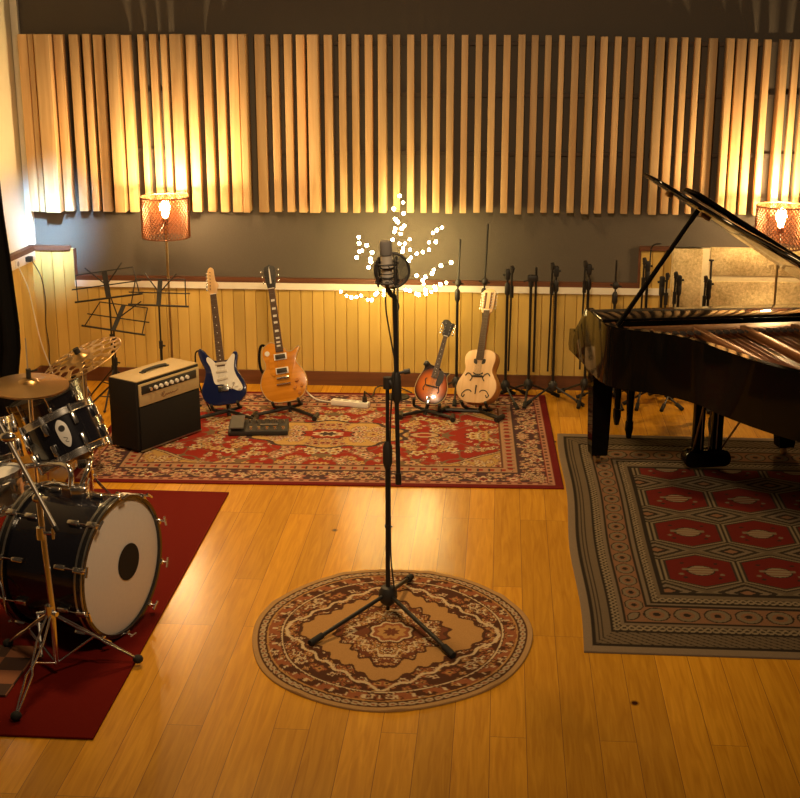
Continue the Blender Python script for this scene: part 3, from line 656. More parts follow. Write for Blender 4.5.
# small sunburst mandolin
def burst():
    m, t_, b = nt('sunburst'); L = t_.links.new
    tc = N(t_, 'ShaderNodeTexCoord'); mp = N(t_, 'ShaderNodeMapping'); mp.inputs['Location'].default_value = (0, -.125, 0); mp.inputs['Scale'].default_value = (1, .9, 0)
    ln = N(t_, 'ShaderNodeVectorMath', operation='LENGTH'); L(tc.outputs['Object'], mp.inputs[0]); L(mp.outputs[0], ln.inputs[0])
    rp = N(t_, 'ShaderNodeValToRGB'); e = rp.color_ramp.elements; e[0].position = .04; e[0].color = (.80, .26, .035, 1); e[1].position = .125; e[1].color = (.02, .008, .005, 1)
    k = e.new(.085); k.color = (.60, .13, .015, 1); L(ln.outputs['Value'], rp.inputs[0]); L(rp.outputs[0], b.inputs['Base Color']); b.inputs['Roughness'].default_value = .2; b.inputs['Coat Weight'].default_value = .7; return m
b2 = gz(427, 404, .09)
GF3 = guitar_frame(b2, (450, 321), .66, -.1, .578)
t = thing('mandolin', 'small sunburst mandolin with scrolled body, leaning on a stand behind the centre microphone stand', 'mandolin', mtx=GF3)
MD = [(0, 0), (.06, .008), (.105, .05), (.12, .10), (.115, .16), (.10, .20), (.092, .235), (.105, .262), (.095, .268), (.07, .262), (.045, .27), (.022, .29), (-.022, .295), (-.05, .30), (-.075, .318), (-.098, .312), (-.10, .285), (-.09, .26), (-.10, .22), (-.115, .165), (-.12, .10), (-.105, .05), (-.06, .008)]
q = MB(); q.prism(smoothloop(MD, 4), -.03, .012, bev=.008, seg=3); build('body', q, burst(), t)
q = MB(); q.tubeloop([(x, y, .011) for x, y in smoothloop(MD, 4)], .003, 6); build('binding', q, CREAM, t)
q = MB(); q.ball((-.083, .292, 0), .024, 2, (1, 1, 1.25)); build('scroll', q, BLACKM, t)
for s_ in (-1, 1):
    q = MB(); q.tube(smoothpath([(s_*.05, .19, .013), (s_*.06, .175, .013), (s_*.05, .145, .013), (s_*.06, .11, .013), (s_*.052, .095, .013)]), .0035, 6); build('sound_hole', q, BLACKM, t)
q = MB(); q.box((0, .135, .02), (.09, .008, .018), bev=.002); build('bridge', q, BLACKM, t)
q = MB(); q.prism(smoothloop([(.024, .15), (.055, .155), (.07, .20), (.06, .255), (.03, .265), (.024, .21)], 3), .016, .019); build('pickguard', q, BLACKM, t)
q = MB(); q.box((0, .025, .015), (.028, .055, .006), bev=.002); build('tailpiece', q, CHROME, t)
neck_parts(t, .27, .53, .042, .03, .022, .20, SIDEW, ROSE, 1, .018)
q = MB(); q.prism(smoothloop([(-.016, .53), (.016, .53), (.03, .55), (.034, .59), (.042, .62), (.04, .645), (.02, .64), (0, .655), (-.02, .66), (-.045, .65), (-.046, .625), (-.03, .60), (-.03, .55)], 4), .006, .02, bev=.002); build('headstock', q, BLACKM, t)
for k in range(4):
    for s_ in (-1, 1): tuner(t, s_*.02, .555+.024*k, .02, s_)
strings(t, 8, .034, .024, .04, .53, .034, .03)

# pale acoustic twelve-string
b3 = gz(474, 403, .09)
GF4 = guitar_frame(b3, (490, 291), .90, -.42, .762)
t = thing('acoustic_guitar', 'pale acoustic guitar with dark scroll ornaments, on a stand among the microphone stands', 'guitar', mtx=GF4)
AC = [(0, 0), (.08, .006), (.14, .045), (.168, .10), (.165, .16), (.14, .21), (.118, .25), (.117, .285), (.128, .33), (.128, .375), (.105, .41), (.06, .425), (0, .428)]
AC = AC+[(-x_, y_) for x_, y_ in AC[-2:0:-1]]
q = MB(); q.prism(smoothloop(AC, 4), -.085, .0, bev=.003); build('body', q, SIDEW, t)
q = MB(); q.prism(smoothloop([(x_*.985, y_*.985+.003) for x_, y_ in AC], 4), .0, .004, bev=.001); build('top', q, SPRUCE, t)
q = MB(); q.tube(smoothpath([(-.105, .215, .005), (-.085, .235, .005), (-.06, .225, .005), (-.045, .20, .005), (-.06, .175, .005)]), .005, 6); q.tube(smoothpath([(.105, .215, .005), (.085, .235, .005), (.06, .225, .005), (.045, .20, .005), (.06, .175, .005)]), .005, 6)
q.tube(smoothpath([(-.04, .24, .005), (-.02, .228, .005), (.02, .228, .005), (.04, .24, .005)]), .005, 6); build('ornament', q, BLACKM, t)
q = MB(); q.box((0, .212, .009), (.085, .016, .012), bev=.003); build('bridge', q, BLACKM, t)
for s_ in (-1, 1):
    q = MB(); q.prism(smoothloop([(s_*.02, .31), (s_*.045, .315), (s_*.05, .345), (s_*.035, .35), (s_*.022, .335)], 3), .004, .0055); build('sound_hole', q, BLACKM, t)
    q = MB(); q.tube(smoothpath([(s_*.035, .085, .005), (s_*.05, .10, .005), (s_*.08, .10, .005), (s_*.10, .085, .005), (s_*.115, .06, .005), (s_*.10, .045, .005), (s_*.09, .065, .005)]), .004, 6); build('ornament', q, BLACKM, t)
q = MB(); q.tube([(0, .07, .006), (0, .14, .006)], [.004, .007], 6); build('tailpiece', q, BLACKM, t)
neck_parts(t, .42, .74, .06, .048, .008, .34, SIDEW, ROSE, 0, .024)
q = MB(); q.prism(smoothloop([(-.028, .72), (.028, .72), (.048, .745), (.056, .86), (.042, .905), (0, .915), (-.042, .905), (-.056, .86), (-.048, .745)], 3), -.008, .008, bev=.002); build('headstock', q, SPRUCE, t)
q = MB()
for s_ in (-1, 1): q.box((s_*.023, .82, .0086), (.017, .13, .002), bev=.0008)
build('headstock_slots', q, DARKW, t)
for k in range(6):
    for s_ in (-1, 1): tuner(t, s_*.036, .76+.024*k, .008, s_, STEEL)
strings(t, 12, .06, .04, .21, .74, .02, .016)

def guitar_stand(GFm, label, w=.20):
    o = GFm.to_translation(); X = GFm.col[0].to_3d().normalized(); Y = GFm.col[1].to_3d().normalized(); Z = GFm.col[2].to_3d().normalized(); Xh = V((X.x, X.y, 0)).normalized(); Bk = V((-Z.x, -Z.y, 0)).normalized()
    t = thing('guitar_stand', label, 'guitar stand', (o.x, o.y, 0), group='black guitar stands')
    top = o+Y*.20-Z*.07
    hub = V((o.x, o.y, .02))
    q = MB(); q.tube([o-Z*.065-Y*.06, top], .012, 8); build('mast', q, BLACK, t, True)
    q = MB(); q.tube([top, V((top.x, top.y, 0))+Bk*.10+V((0, 0, .018))], .010, 8); build('rear_leg', q, BLACK, t, True)
    for s_ in (-1, 1):
        e = V((o.x, o.y, .026))+Xh*s_*w-Bk*.07
        q = MB(); q.tube([o-Z*.065-Y*.03, e], .012, 8); q.tube([e-Bk*.045, e+Bk*.055], .0165, 8); build('leg', q, BLACK, t, True)
        a = o+X*s_*.085-Z*.06-Y*.018
        q = MB(); q.tube([o-Z*.065-Y*.03, a, a+Z*.075, a+Z*.115+Y*.022], .010, 8); build('cradle_arm', q, RUBBER, t, True)
    q = MB()
    q.tube([top+X*.07+Z*.03, top+X*.07, top-X*.07, top-X*.07+Z*.03], .008, 8); build('back_rest', q, RUBBER, t, True)
guitar_stand(GF, 'black guitar stand holding the blue electric guitar')
guitar_stand(GF2, 'black guitar stand holding the amber electric guitar')
guitar_stand(GF3, 'black guitar stand holding the small sunburst mandolin', .17)
GF4s = GF4 @ M.Translation((0, 0, -.045))
guitar_stand(GF4s, 'black guitar stand holding the pale acoustic guitar', .2)

# ------------------------------------------------------------------ amplifier
a0, a1 = gz(140, 453.5, .012), gz(200.7, 431, .012); ax = (a1-a0); AWd = .545; ax.normalize(); an_ = V((ax.y, -ax.x, 0))
AM = frame(V((a0.x, a0.y, .009)), ax, V((0, 0, 1)), an_)      # x along the front, y up, z towards the room
t = thing('guitar_amplifier', 'black and cream combo amplifier on the left end of the red floral rug', 'amplifier', mtx=AM)
AH, AD = .43, .235
q = MB(); q.box((AWd/2, AH/2+.012, -AD/2-.004), (AWd, AH-.006, AD-.008), bev=.008); build('cabinet', q, TOLEX, t)
q = MB(); q.box((AWd/2, AH+.010, -AD/2), (AWd-.012, .008, AD-.012), bev=.003); build('top_panel', q, CREAM, t)
q = MB(); q.box((AWd/2, AH-.075, .002), (AWd-.03, .135, .010), bev=.002); fp = build('front_panel', q, CREAM, t)
q = MB(); q.box((AWd/2-.005, AH-.045, .008), (AWd-.075, .052, .006), bev=.002); cp = build('control_plate', q, BLACKM, fp)
for k in range(8):
    q = MB(); q.lathe([(0, 0), (.013, 0), (.011, .014), (0, .014)], 12, M.Translation((.10+k*.045, AH-.047, .011))); build('knob', q, WHITE if k not in (0,) else CHROME, fp)
q = MB()
lg = [(0, .006), (.012, .03), (.016, .022), (.006, .004), (.016, 0), (.026, .012), (.03, .004), (.038, .012), (.042, .004), (.05, .013), (.055, .004), (.064, .012), (.07, .004), (.08, .010), (.095, .012)]
q.tube(smoothpath([(AWd/2-.075+x_*1.5, AH-.122+y_*1.1, .0085) for x_, y_ in lg]), .0016, 5); build('script_logo', q, GOLDIRON, fp)
q = MB(); q.box((AWd/2, .145, .0), (AWd-.03, .27, .010), bev=.002); build('grille_cloth', q, GRILLE, t)
q = MB(); q.box((AWd/2, .014, .006), (AWd-.02, .007, .006)); build('piping', q, STEEL, t)
q = MB(); q.tube(smoothpath([(AWd/2-.10, AH+.016, -AD/2), (AWd/2-.088, AH+.024, -AD/2), (AWd/2, AH+.028, -AD/2), (AWd/2+.088, AH+.024, -AD/2), (AWd/2+.10, AH+.016, -AD/2)]), .010, 8)
q.box((AWd/2-.1, AH+.017, -AD/2), (.03, .008, .028)); q.box((AWd/2+.1, AH+.017, -AD/2), (.03, .008, .028)); build('handle', q, BLACKM, t)
for xx in (.04, AWd-.04):
    for zz in (-.04, -AD+.04):
        q = MB(); q.lathe([(0, 0), (.014, 0), (.018, .016), (0, .016)], 12, M.Translation((xx, 0, zz)) @ M.Rotation(-PI/2, 4, 'X')); build('foot', q, RUBBER, t)

# ------------------------------------------------------------------ floor bits on the rug
e0, e1 = gz(228, 436, .01), gz(277, 435.5, .01)
t = thing('effects_pedalboard', 'black effects unit with rocker pedal lying on the red rug before the guitars', 'effects pedal', (0, 0, 0), mtx=frame(V((e0.x, e0.y, .009)), (e1-e0).normalized(), V((-(e1-e0).normalized().y, (e1-e0).normalized().x, 0)), V((0, 0, 1))))
q = MB(); q.prism([(0, 0), (.37, 0), (.37, .17), (0, .17)], 0, .03, bev=.004)
for v_ in q.bm.verts:
    if v_.co.z > .02: v_.co.z += v_.co.y*.16
build('housing', q, BLACKM, t)
q = MB(); q.box((.055, .09, .062), (.085, .17, .012), M.Translation((0, 0, -.01)) @ M.Rotation(.18, 4, 'X'), .003); build('rocker_pedal', q, mat('grey_rubber', (.10, .09, .08), .7, scale=200, bump=.3), t)
for k in range(5):
    q = MB(); q.lathe([(0, .03), (.012, .03), (.010, .046), (0, .046)], 12, M.Translation((.14+k*.05, .035, .003))); build('footswitch', q, CHROME, t)
for k in range(6):
    q = MB(); q.lathe([(0, .05), (.008, .05), (.007, .066), (0, .066)], 10, M.Translation((.13+k*.042, .125, .0))); build('knob', q, STEEL, t)
q = MB(); q.box((.25, .085, .046), (.11, .03, .004), M.Identity(4)); build('display', q, mat('grey_display', (.12, .11, .10), .3), t)

s0, s1 = gz(332, 402.5, .02), gz(369, 406, .02); sd = (s1-s0).normalized()
t = thing('power_strip', 'white power strip lying on the red rug behind the microphone stand', 'power strip', mtx=frame(V((s0.x, s0.y, .009)), sd, V((-sd.y, sd.x, 0)), V((0, 0, 1))))
q = MB(); q.box(((s1-s0).length/2, 0, .018), ((s1-s0).length, .055, .036), bev=.006); build('housing', q, WHITE, t)
for k in range(4):
    q = MB(); q.lathe([(.0, .0365), (.016, .0365), (.018, .038), (.02, .0365)], 14, M.Translation((.045+k*.055, 0, 0))); build('socket', q, mat('off_white_socket', (.5, .47, .42), .5), t)
P1 = t.matrix_world
q = MB(); c_ = P1 @ V(((s1-s0).length-.03, 0, .037))
q.tube([c_, c_+V((0, 0, .035))], [.017, .015], 10); q.tube([c_+V((0, 0, .03)), c_+V((0, 0, .075))], [.010, .005], 8)
tag(build('power_plug', q, BLACKM), 'black plug standing upright in the white power strip', 'plug')
q = MB(); c0 = s0; w_ = [gz(304, 388, .10), gz(309, 394, .03), gz(316, 399, .013), gz(324, 401, .013), V((s0.x, s0.y, .024))]
q.tube(smoothpath(w_), .005, 6); tag(build('power_cable', q, WHITE), 'white cable curling from amber guitar side down to the power strip', 'cable')
q = MB(); q.tube(smoothpath([c_+V((0, 0, .07)), gz(372, 396, .04), gz(376, 388, .03), gz(383, 386, .014), gz(400, 388, .014), gz(412, 393, .014)]), .005, 6)
tag(build('power_cable', q, BLACKM), 'black cable running from the upright plug behind the centre stand', 'cable')

# ------------------------------------------------------------------ centre microphone stand
SB = gz(388, 612, .009); SBx, SBy = SB.x, SB.y
t = thing('microphone_stand', 'tall black boom microphone stand in the middle of the round rug', 'microphone stand', (SBx, SBy, .008))
zc0, zc1 = gy(388, 466, SBy).z, gy(388, 444, SBy).z; zt = gy(388, 384, SBy).z
q = MB(); q.lathe([(0, .045), (.018, .045), (.034, .06), (.042, .085), (.040, .11), (.03, .13), (.018, .135), (0, .135)], 20, M.Translation((SBx, SBy, 0))); build('hub', q, BLACKM, t, True)
q = MB(); q.tube([(SBx, SBy, .045), (SBx, SBy, zc0+.02)], .0105, 12); q.tube([(SBx, SBy, .02), (SBx, SBy, .05)], .008, 10); build('lower_pole', q, BLACK, t, True)
q = MB(); zz = gy(388, 526, SBy).z; q.tube([(SBx, SBy, zz-.006), (SBx, SBy, zz+.006)], .014, 10); q.tube([(SBx, SBy, zz), (SBx+.02, SBy-.006, zz)], .004, 6); build('cable_clip', q, BLACKM, t, True)
q = MB(); q.tube([(SBx, SBy, zc0-.012), (SBx, SBy, zc0+.015), (SBx, SBy, zc1-.015), (SBx, SBy, zc1+.012)], [.012, .021, .021, .012], 14); build('clutch', q, BLACKM, t, True)
q = MB(); q.tube([(SBx, SBy, zc1), (SBx, SBy, zt)], .008, 10); build('upper_pole', q, BLACK, t, True)
for ex in ((312, 642), (452, 654)):
    e = gz(*ex, .025); q = MB(); q.tube([(SBx, SBy, .10), e], .0095, 10); lg_ = build('leg', q, BLACK, t, True)
    dv = (e-V((SBx, SBy, .10))).normalized(); q = MB(); q.tube([e-dv*.06, e+dv*.012], .0145, 10); build('rubber_foot', q, RUBBER, lg_, True)
e = gz(402, 589, .025); e = V((SBx, SBy, .025))+(V((e.x, e.y, .025))-V((SBx, SBy, .025))).normalized()*.36
q = MB(); q.tube([(SBx, SBy, .10), e], .0095, 10); lg_ = build('leg', q, BLACK, t, True)
q = MB(); dv = (e-V((SBx, SBy, .1))).normalized(); q.tube([e-dv*.06, e+dv*.012], .0145, 10); build('rubber_foot', q, RUBBER, lg_, True)
# boom folded upright beside the pole
by = SBy-.01
B0, B1 = gy(398.5, 484, by), gy(394.5, 296, by)
q = MB(); q.tube([B0, B0.lerp(B1, .03), B1], [.0125, .0095, .0095], 12); q.tube([B0, B0+(B1-B0).normalized()*.05], .0135, 12); build('boom_arm', q, BLACK, t, True)
cc0, cc1 = gy(397, 402, by), gy(395.8, 372, by)
q = MB(); q.tube([cc0, cc0.lerp(cc1, .15), cc0.lerp(cc1, .85), cc1], [.013, .021, .021, .013], 12); q.tube([V((SBx, SBy, zt-.02)), V((SBx, SBy, zt+.03))], .018, 12); q.tube([V((SBx, SBy, zt+.02)), cc0.lerp(cc1, .45)], .015, 10); build('boom_clamp', q, BLACKM, t, True)
q = MB(); k0 = gy(398, 373, by); k1 = gy(410, 371, by); q.tube([k0, k1], .006, 8); q.tube([gy(404, 372, by), k1], .012, 8); build('knob', q, BLACKM, t, True)
q = MB(); cyz = MB()
cab = [gy(385.5, 289, SBy-.03), gy(386, 310, SBy-.03), gy(390, 335, SBy-.025), gy(395, 365, SBy-.035), gy(393, 385, SBy-.035), gy(390.5, 420, SBy-.02), gy(390, 480, SBy-.018), V((SBx+.014, SBy-.012, .3)), V((SBx+.03, SBy-.03, .14)), V((SBx+.1, SBy+.1, .018)), V((SBx+.2, SBy+.5, .018)), V((SBx+.16, SBy+.75, .008))]
q.tube(smoothpath(cab[:9]), .0036, 6); tag(build('microphone_cable', q, BLACKM), 'thin black cable hanging down the centre stand from the condenser microphone', 'cable')
# microphone, shock mount, pop filter
my = SBy-.035
m0, m1 = gy(388, 287, my), gy(385.5, 241, my)
md_ = (m1-m0); Lm = md_.length; MMx = zaxis(m0, md_)
t2 = thing('condenser_microphone', 'grey and silver condenser microphone held upright atop the centre stand', 'microphone', mtx=MMx)
q = MB(); q.lathe([(0, 0), (.018, 0), (.0245, .006), (.0245, Lm*.70), (0, Lm*.70)], 28); build('body', q, mat('satin_nickel', (.72, .66, .58), .38, .55), t2)
q = MB(); q.lathe([(.0, Lm*.70), (.0255, Lm*.70), (.0255, Lm*.97), (.021, Lm), (0, Lm)], 28); build('grille', q, mat('grey_mesh', (.16, .145, .135), .6, .3, scale=900, bump=.6), t2)
q = MB(); q.torus(.0255, .0016, 28, 6, M.Translation((0, 0, Lm*.70))); q.torus(.0252, .0016, 28, 6, M.Translation((0, 0, Lm*.3))); build('band', q, BLACKM, t2)
t3 = thing('shock_mount', 'black elastic shock mount cradling the silver condenser microphone', 'shock mount', mtx=MMx)
q = MB(); q.torus(.05, .004, 32, 8, M.Translation((0, 0, Lm*.12))); q.torus(.05, .004, 32, 8, M.Translation((0, 0, Lm*.52))); build('outer_ring', q, BLACKM, t3)
q = MB(); q.torus(.029, .003, 28, 8, M.Translation((0, 0, Lm*.22))); q.torus(.029, .003, 28, 8, M.Translation((0, 0, Lm*.42))); build('inner_ring', q, BLACKM, t3)
for k in range(4):
    a = k*PI/2+.75; q = MB(); q.tube([(.05*math.cos(a), .05*math.sin(a), Lm*.04), (.052*math.cos(a), .052*math.sin(a), Lm*.62)], .0042, 6); build('bar', q, BLACKM, t3)
q = MB()
for k in range(12):
    a = k*PI/6+.15; b_ = a+.4*(-1)**k; z_ = Lm*(.12 if k % 2 else .52)
    q.tube([(.05*math.cos(a), .05*math.sin(a), z_), (.029*math.cos(b_), .029*math.sin(b_), Lm*(.22 if k % 2 else .42))], .0018, 5)
build('elastic', q, RUBBER, t3)
hook = MMx.inverted() @ B1
q = MB(); q.tube(smoothpath([(.03, 0, Lm*.12), (.0, .0, -.01), tuple(hook.lerp(V((0, 0, -.03)), .5)), tuple(hook)]), .010, 8); q.tube([(-.05, 0, Lm*.12), (0, 0, -.012), (.05, 0, Lm*.12)], .005, 6); build('swivel', q, BLACKM, t3)
t4 = thing('pop_filter', 'round black mesh pop filter behind the condenser microphone', 'pop filter', gy(392, 270, SBy+.075))
pc_ = gy(392, 270.5, SBy+.075); PF = zaxis(pc_, V((.12, -1, .18)))
q = MB(); q.torus(.072, .0055, 48, 8, PF); build('hoop', q, BLACKM, t4, True)
mm_, tt, bb_ = nt('black_nylon_mesh'); bb_.inputs['Base Color'].default_value = (.012, .012, .012, 1); bb_.inputs['Roughness'].default_value = .7
tr = N(tt, 'ShaderNodeBsdfTransparent'); ms_ = N(tt, 'ShaderNodeMixShader'); ck = N(tt, 'ShaderNodeTexNoise'); ck.inputs['Scale'].default_value = 700; rpp = N(tt, 'ShaderNodeMath', operation='GREATER_THAN'); rpp.inputs[1].default_value = .5
tcc = N(tt, 'ShaderNodeTexCoord'); tt.links.new(tcc.outputs['Object'], ck.inputs['Vector']); tt.links.new(ck.outputs[0], rpp.inputs[0]); tt.links.new(rpp.outputs[0], ms_.inputs[0])
tt.links.new(tr.outputs[0], ms_.inputs[1]); tt.links.new(bb_.outputs[0], ms_.inputs[2]); tt.links.new(ms_.outputs[0], tt.nodes['Material Output'].inputs[0])
q = MB(); q.lathe([(0, -.002), (.071, -.002), (.071, .002), (0, .002)], 48, PF); build('mesh_screen', q, mm_, t4, True)
q = MB(); pb = pc_+V((.01, .0, -.07)); q.tube(smoothpath([pb, pb+V((.0, -.01, -.03)), B1.lerp(B0, .06)+V((.015, .02, 0)), B1.lerp(B0, .1)]), .0045, 6); build('gooseneck', q, BLACKM, t4, True)

# ------------------------------------------------------------------ lit twig tree
TY = 8.93
S_ = 5.714
def tp(x_, y_, dy=0): return gy(330+x_/S_, 185+y_/S_, TY+dy)
BUL = {'up': [(398,62),(417,100),(364,137),(420,162),(372,195),(388,212),(425,232),(410,248),(372,250),(368,268),(404,280),(358,312),(396,335),(428,335),(455,310),(418,360),(415,380),(457,370)],
 'left': [(164,298),(166,333),(210,345),(184,374),(168,380),(240,385),(153,414),(231,422),(234,440),(221,470)],
 'ru': [(640,243),(611,258),(588,274),(605,325),(565,328),(566,370),(530,384),(496,393),(462,415),(450,432)],
 'rm': [(692,443),(634,461),(593,484),(583,505),(545,525),(530,545),(495,518)],
 'rl': [(665,558),(630,568),(598,582),(603,597),(578,610),(548,622),(545,600),(508,628),(492,622),(455,605),(432,598),(535,565)],
 'll': [(62,610),(94,632),(121,642),(152,640),(178,632),(215,655),(238,657),(270,615),(260,625),(308,628),(312,605)]}
BR = {'up': [(385, 560), (385, 450), (388, 350), (392, 250), (402, 150), (402, 62)], 'left': [(385, 560), (330, 480), (250, 425), (220, 380), (190, 345), (160, 298)], 'ru': [(388, 540), (420, 460), (470, 412), (530, 388), (565, 350), (590, 275), (640, 243)],
 'rm': [(385, 560), (440, 525), (500, 518), (575, 510), (620, 470), (692, 443)], 'rl': [(390, 600), (440, 608), (510, 628), (560, 620), (610, 580), (665, 558)], 'll': [(380, 600), (310, 612), (250, 648), (190, 640), (120, 640), (62, 610)]}
dep = {'up': 0, 'left': -.06, 'ru': .05, 'rm': -.04, 'rl': -.08, 'll': -.03}
base = tp(386, 640)
t = thing('twig_light_tree', 'bare twig tree lit with warm white fairy lights, standing behind the centre microphone', 'decorative lights', (base.x, base.y, 0))
TWIG = mat('dark_twig', (.03, .02, .012), .8)
q = MB(); q.tube([(base.x, base.y, .02), (base.x, base.y, base.z), tp(386, 540)], [.010, .008, .006], 8); build('trunk', q, TWIG, t, True)
q = MB(); q.lathe([(0, .0), (.08, .0), (.08, .01), (.02, .03), (0, .03)], 24, M.Translation((base.x, base.y, .009))); build('base', q, BLACKM, t, True)
FAIRY = emit('fairy_bulb', (1, .74, .28), 95)
nb = 0; root_b = None
for k, br_ in BR.items():
    q = MB(); n = len(br_); P = [tp(x_, y_, dep[k]*min(1, i*2/(n-1))) for i, (x_, y_) in enumerate(br_)]
    q.tube(smoothpath(P, 4), .003, 5)
    for (x_, y_) in BUL[k]:
        p_ = tp(x_, y_, dep[k]); near = min(smoothpath(P, 4), key=lambda w: (w-p_).length); q.tube([near, p_], .0018, 4)
    bo = build('branch', q, TWIG, t, True)
    for (x_, y_) in BUL[k]:
        q = MB(); q.ball((0, 0, 0), random.uniform(.009, .0125), 2); bmesh.ops.translate(q.bm, vec=tp(x_, y_, dep[k]), verts=q.bm.verts)
        build('bulb', q, FAIRY, bo, True)

# ------------------------------------------------------------------ row of microphone stands
def spare_stand(label, px, ztop_px, style, Yp=8.95, rot=0, leg=.22, lean=0):
    p = gy(px, 285, Yp); x0, y0 = p.x, Yp; zt_ = gy(px, ztop_px, Yp).z
    t = thing('microphone_stand', label, 'microphone stand', (x0, y0, 0), group='microphone stands along the back wall')
    zc = {'thin': .70, 'fold': zt_-.16, 'twin': zt_-.1, 'short': zt_-.12}[style]
    q = MB(); q.tube([(x0, y0, .07), (x0, y0, zc)], .0095, 10); build('lower_pole', q, BLACK, t, True)
    q = MB(); q.lathe([(0, .08), (.022, .08), (.03, .10), (.03, .13), (.015, .15), (0, .15)], 14, M.Translation((x0, y0, 0))); build('hub', q, BLACKM, t, True)
    for k in range(3):
        a = rot+2*PI*k/3; e = V((x0+leg*math.cos(a), min(y0+leg*math.sin(a), YW-.05), .014)); q = MB(); q.tube([(x0, y0, .12), e], .0075, 8); lo_ = build('leg', q, BLACK, t, True)
        dv = (e-V((x0, y0, .12))).normalized(); q = MB(); q.tube([e-dv*.05, e+dv*.01], .0135, 8); build('rubber_foot', q, RUBBER, lo_, True)
    q = MB(); q.tube([(x0, y0, zc-.03), (x0, y0, zc-.015), (x0, y0, zc+.04), (x0, y0, zc+.055)], [.011, .018, .018, .010], 12); build('clutch', q, BLACKM, t, True)
    if style == 'thin':
        q = MB(); q.tube([(x0, y0, zc), (x0+lean, y0, zt_)], .006, 8); build('upper_pole', q, BLACK, t, True)
        q = MB(); q.ball((x0+lean*.3, y0-.01, zc+.10), .022, 2, (1, 1, 1.3)); q.tube([(x0-.035, y0, zc+.1), (x0+.04, y0, zc+.09)], .006, 6); build('boom_clamp', q, BLACKM, t, True)
    if style in ('fold', 'short'):
        q = MB(); q.tube([(x0, y0, zc), (x0, y0, zt_-.06)], .007, 8); build('upper_pole', q, BLACK, t, True)
        q = MB(); q.box((x0, y0, zt_-.05), (.034, .04, .07), bev=.010); q.tube([(x0-.030, y0, zt_-.055), (x0+.03, y0, zt_-.045)], .008, 8); build('boom_clamp', q, BLACKM, t, True)
        bx = x0+(.028 if lean >= 0 else -.028)
        q = MB(); q.tube([(bx, y0-.025, zt_-.02), (bx-.01, y0-.025, .22)], .0065, 8); q.tube([(bx, y0-.025, zt_-.2), (bx, y0-.025, zt_-.12)], .013, 8); build('boom_arm', q, BLACK, t, True)
        q = MB(); q.tube([(bx, y0-.025, zt_-.03), (bx+.004, y0-.03, zt_-.01)], .012, 8); q.tube([(bx+.004, y0-.03, zt_-.012), (bx-.002, y0-.035, zt_+.012)], [.016, .012], 8); build('microphone_clip', q, BLACKM, t, True)
    if style == 'twin':
        q = MB(); q.tube([(x0+.032, y0, .2), (x0+.032, y0, zt_)], .008, 8); q.ball((x0+.032, y0, zt_), .009, 1); build('boom_arm', q, BLACK, t, True)
        q = MB(); q.box((x0+.01, y0, zc+.03), (.07, .035, .045), bev=.01); q.tube([(x0-.05, y0-.01, zc+.01), (x0, y0-.01, zc+.025)], .005, 6); build('boom_clamp', q, BLACKM, t, True)
    return t
ms = 'black microphone stand '
spare_stand(ms+'with bare thin top tube, first from the left, right of the mandolin', 457.5, 239, 'thin', 8.98, .5, lean=.015)
spare_stand(ms+'with the tallest bare tube, directly behind the pale acoustic guitar', 484, 224, 'thin', 9.03, .2, lean=.02)
spare_stand(ms+'with folded boom and clip, just right of the pale acoustic guitar', 507.5, 267, 'fold', 8.92, .9)
spare_stand(ms+'with two parallel tubes, third from the left after the acoustic guitar', 531, 268, 'twin', 8.96, .4)
spare_stand(ms+'with folded boom, last one left of the piano keyboard end', 556, 264, 'fold', 8.93, -.45, lean=-1e-3)
spare_stand(ms+'just past the piano corner, with slim folded boom below the rail gap', 588.5, 262, 'fold', 9.0, .3, lean=-1e-3)
spare_stand(ms+'with thin top tube, left of the foot of the piano lid prop', 615.5, 260, 'thin', 8.97, .8)
hs_ = spare_stand(ms+'topped by a thin hooked gooseneck, beside the raised boarding step', 647, 259, 'short', 8.98, .3, lean=-1e-3)
q = MB(); a_ = gy(649.5, 268, 8.98); q.tube(smoothpath([a_, gy(650.5, 256, 8.98), gy(651.5, 248, 8.98), gy(655, 244.5, 8.96), gy(661, 243.5, 8.94)]), .005, 6); build('gooseneck', q, BLACK, hs_, True)
spare_stand(ms+'with bulky clamp, right behind the piano lid prop near the stone', 662, 274, 'short', 8.95, 1.3)
spare_stand(ms+'with twin clamps, in front of the left stone block', 679, 273, 'short', 8.96, .1, lean=-1e-3)
ks_ = spare_stand(ms+'topped by a small round disc, before the pale mortar joint', 709, 277, 'short', 8.95, .6, lean=-1e-3)
q = MB(); a_ = gy(710.5, 279, 8.95); b_ = gy(711.5, 261, 8.95); q.tube([a_, b_], .007, 8); q.lathe([(0, 0), (.016, 0), (.018, .008), (0, .012)], 14, M.Translation(b_)); build('disc_head', q, BLACKM, ks_, True)

# ------------------------------------------------------------------ grand piano
T0 = V((.5926, 7.6746, 0)); ang = math.radians(11.5)
PU = V((math.cos(ang), math.sin(ang), 0)); PV = V((math.sin(ang), -math.cos(ang), 0))
PM = frame(T0, PU, PV, V((0, 0, 1)))
PM = frame(T0, PU, -PV, V((0, 0, 1)))           # local x: treble to bass, local -y: keyboard to tail
t = thing('grand_piano', 'black lacquered grand piano with its lid propped open, on the hexagon rug', 'piano', mtx=PM)
ZT, ZB = .955, .625
right_e = 1.29
RO = [(-.125, -.10), (-.125, -.40), (-.105, -.53), (-.03, -.615), (.07, -.68), (.17, -.78), (.255, -.93), (.32, -1.13), (.40, -1.33), (.50, -1.52), (.62, -1.70), (.78, -1.84), (.97, -1.90), (1.14, -1.85), (1.25, -1.72), (right_e, -1.5), (right_e, -.8), (right_e, -.10)]
def openpath(pts, k=5):
    return [(v_.x, v_.y) for v_ in smoothpath([(x_, y_, 0) for x_, y_ in pts], k)]
OUT = openpath(RO, 5)
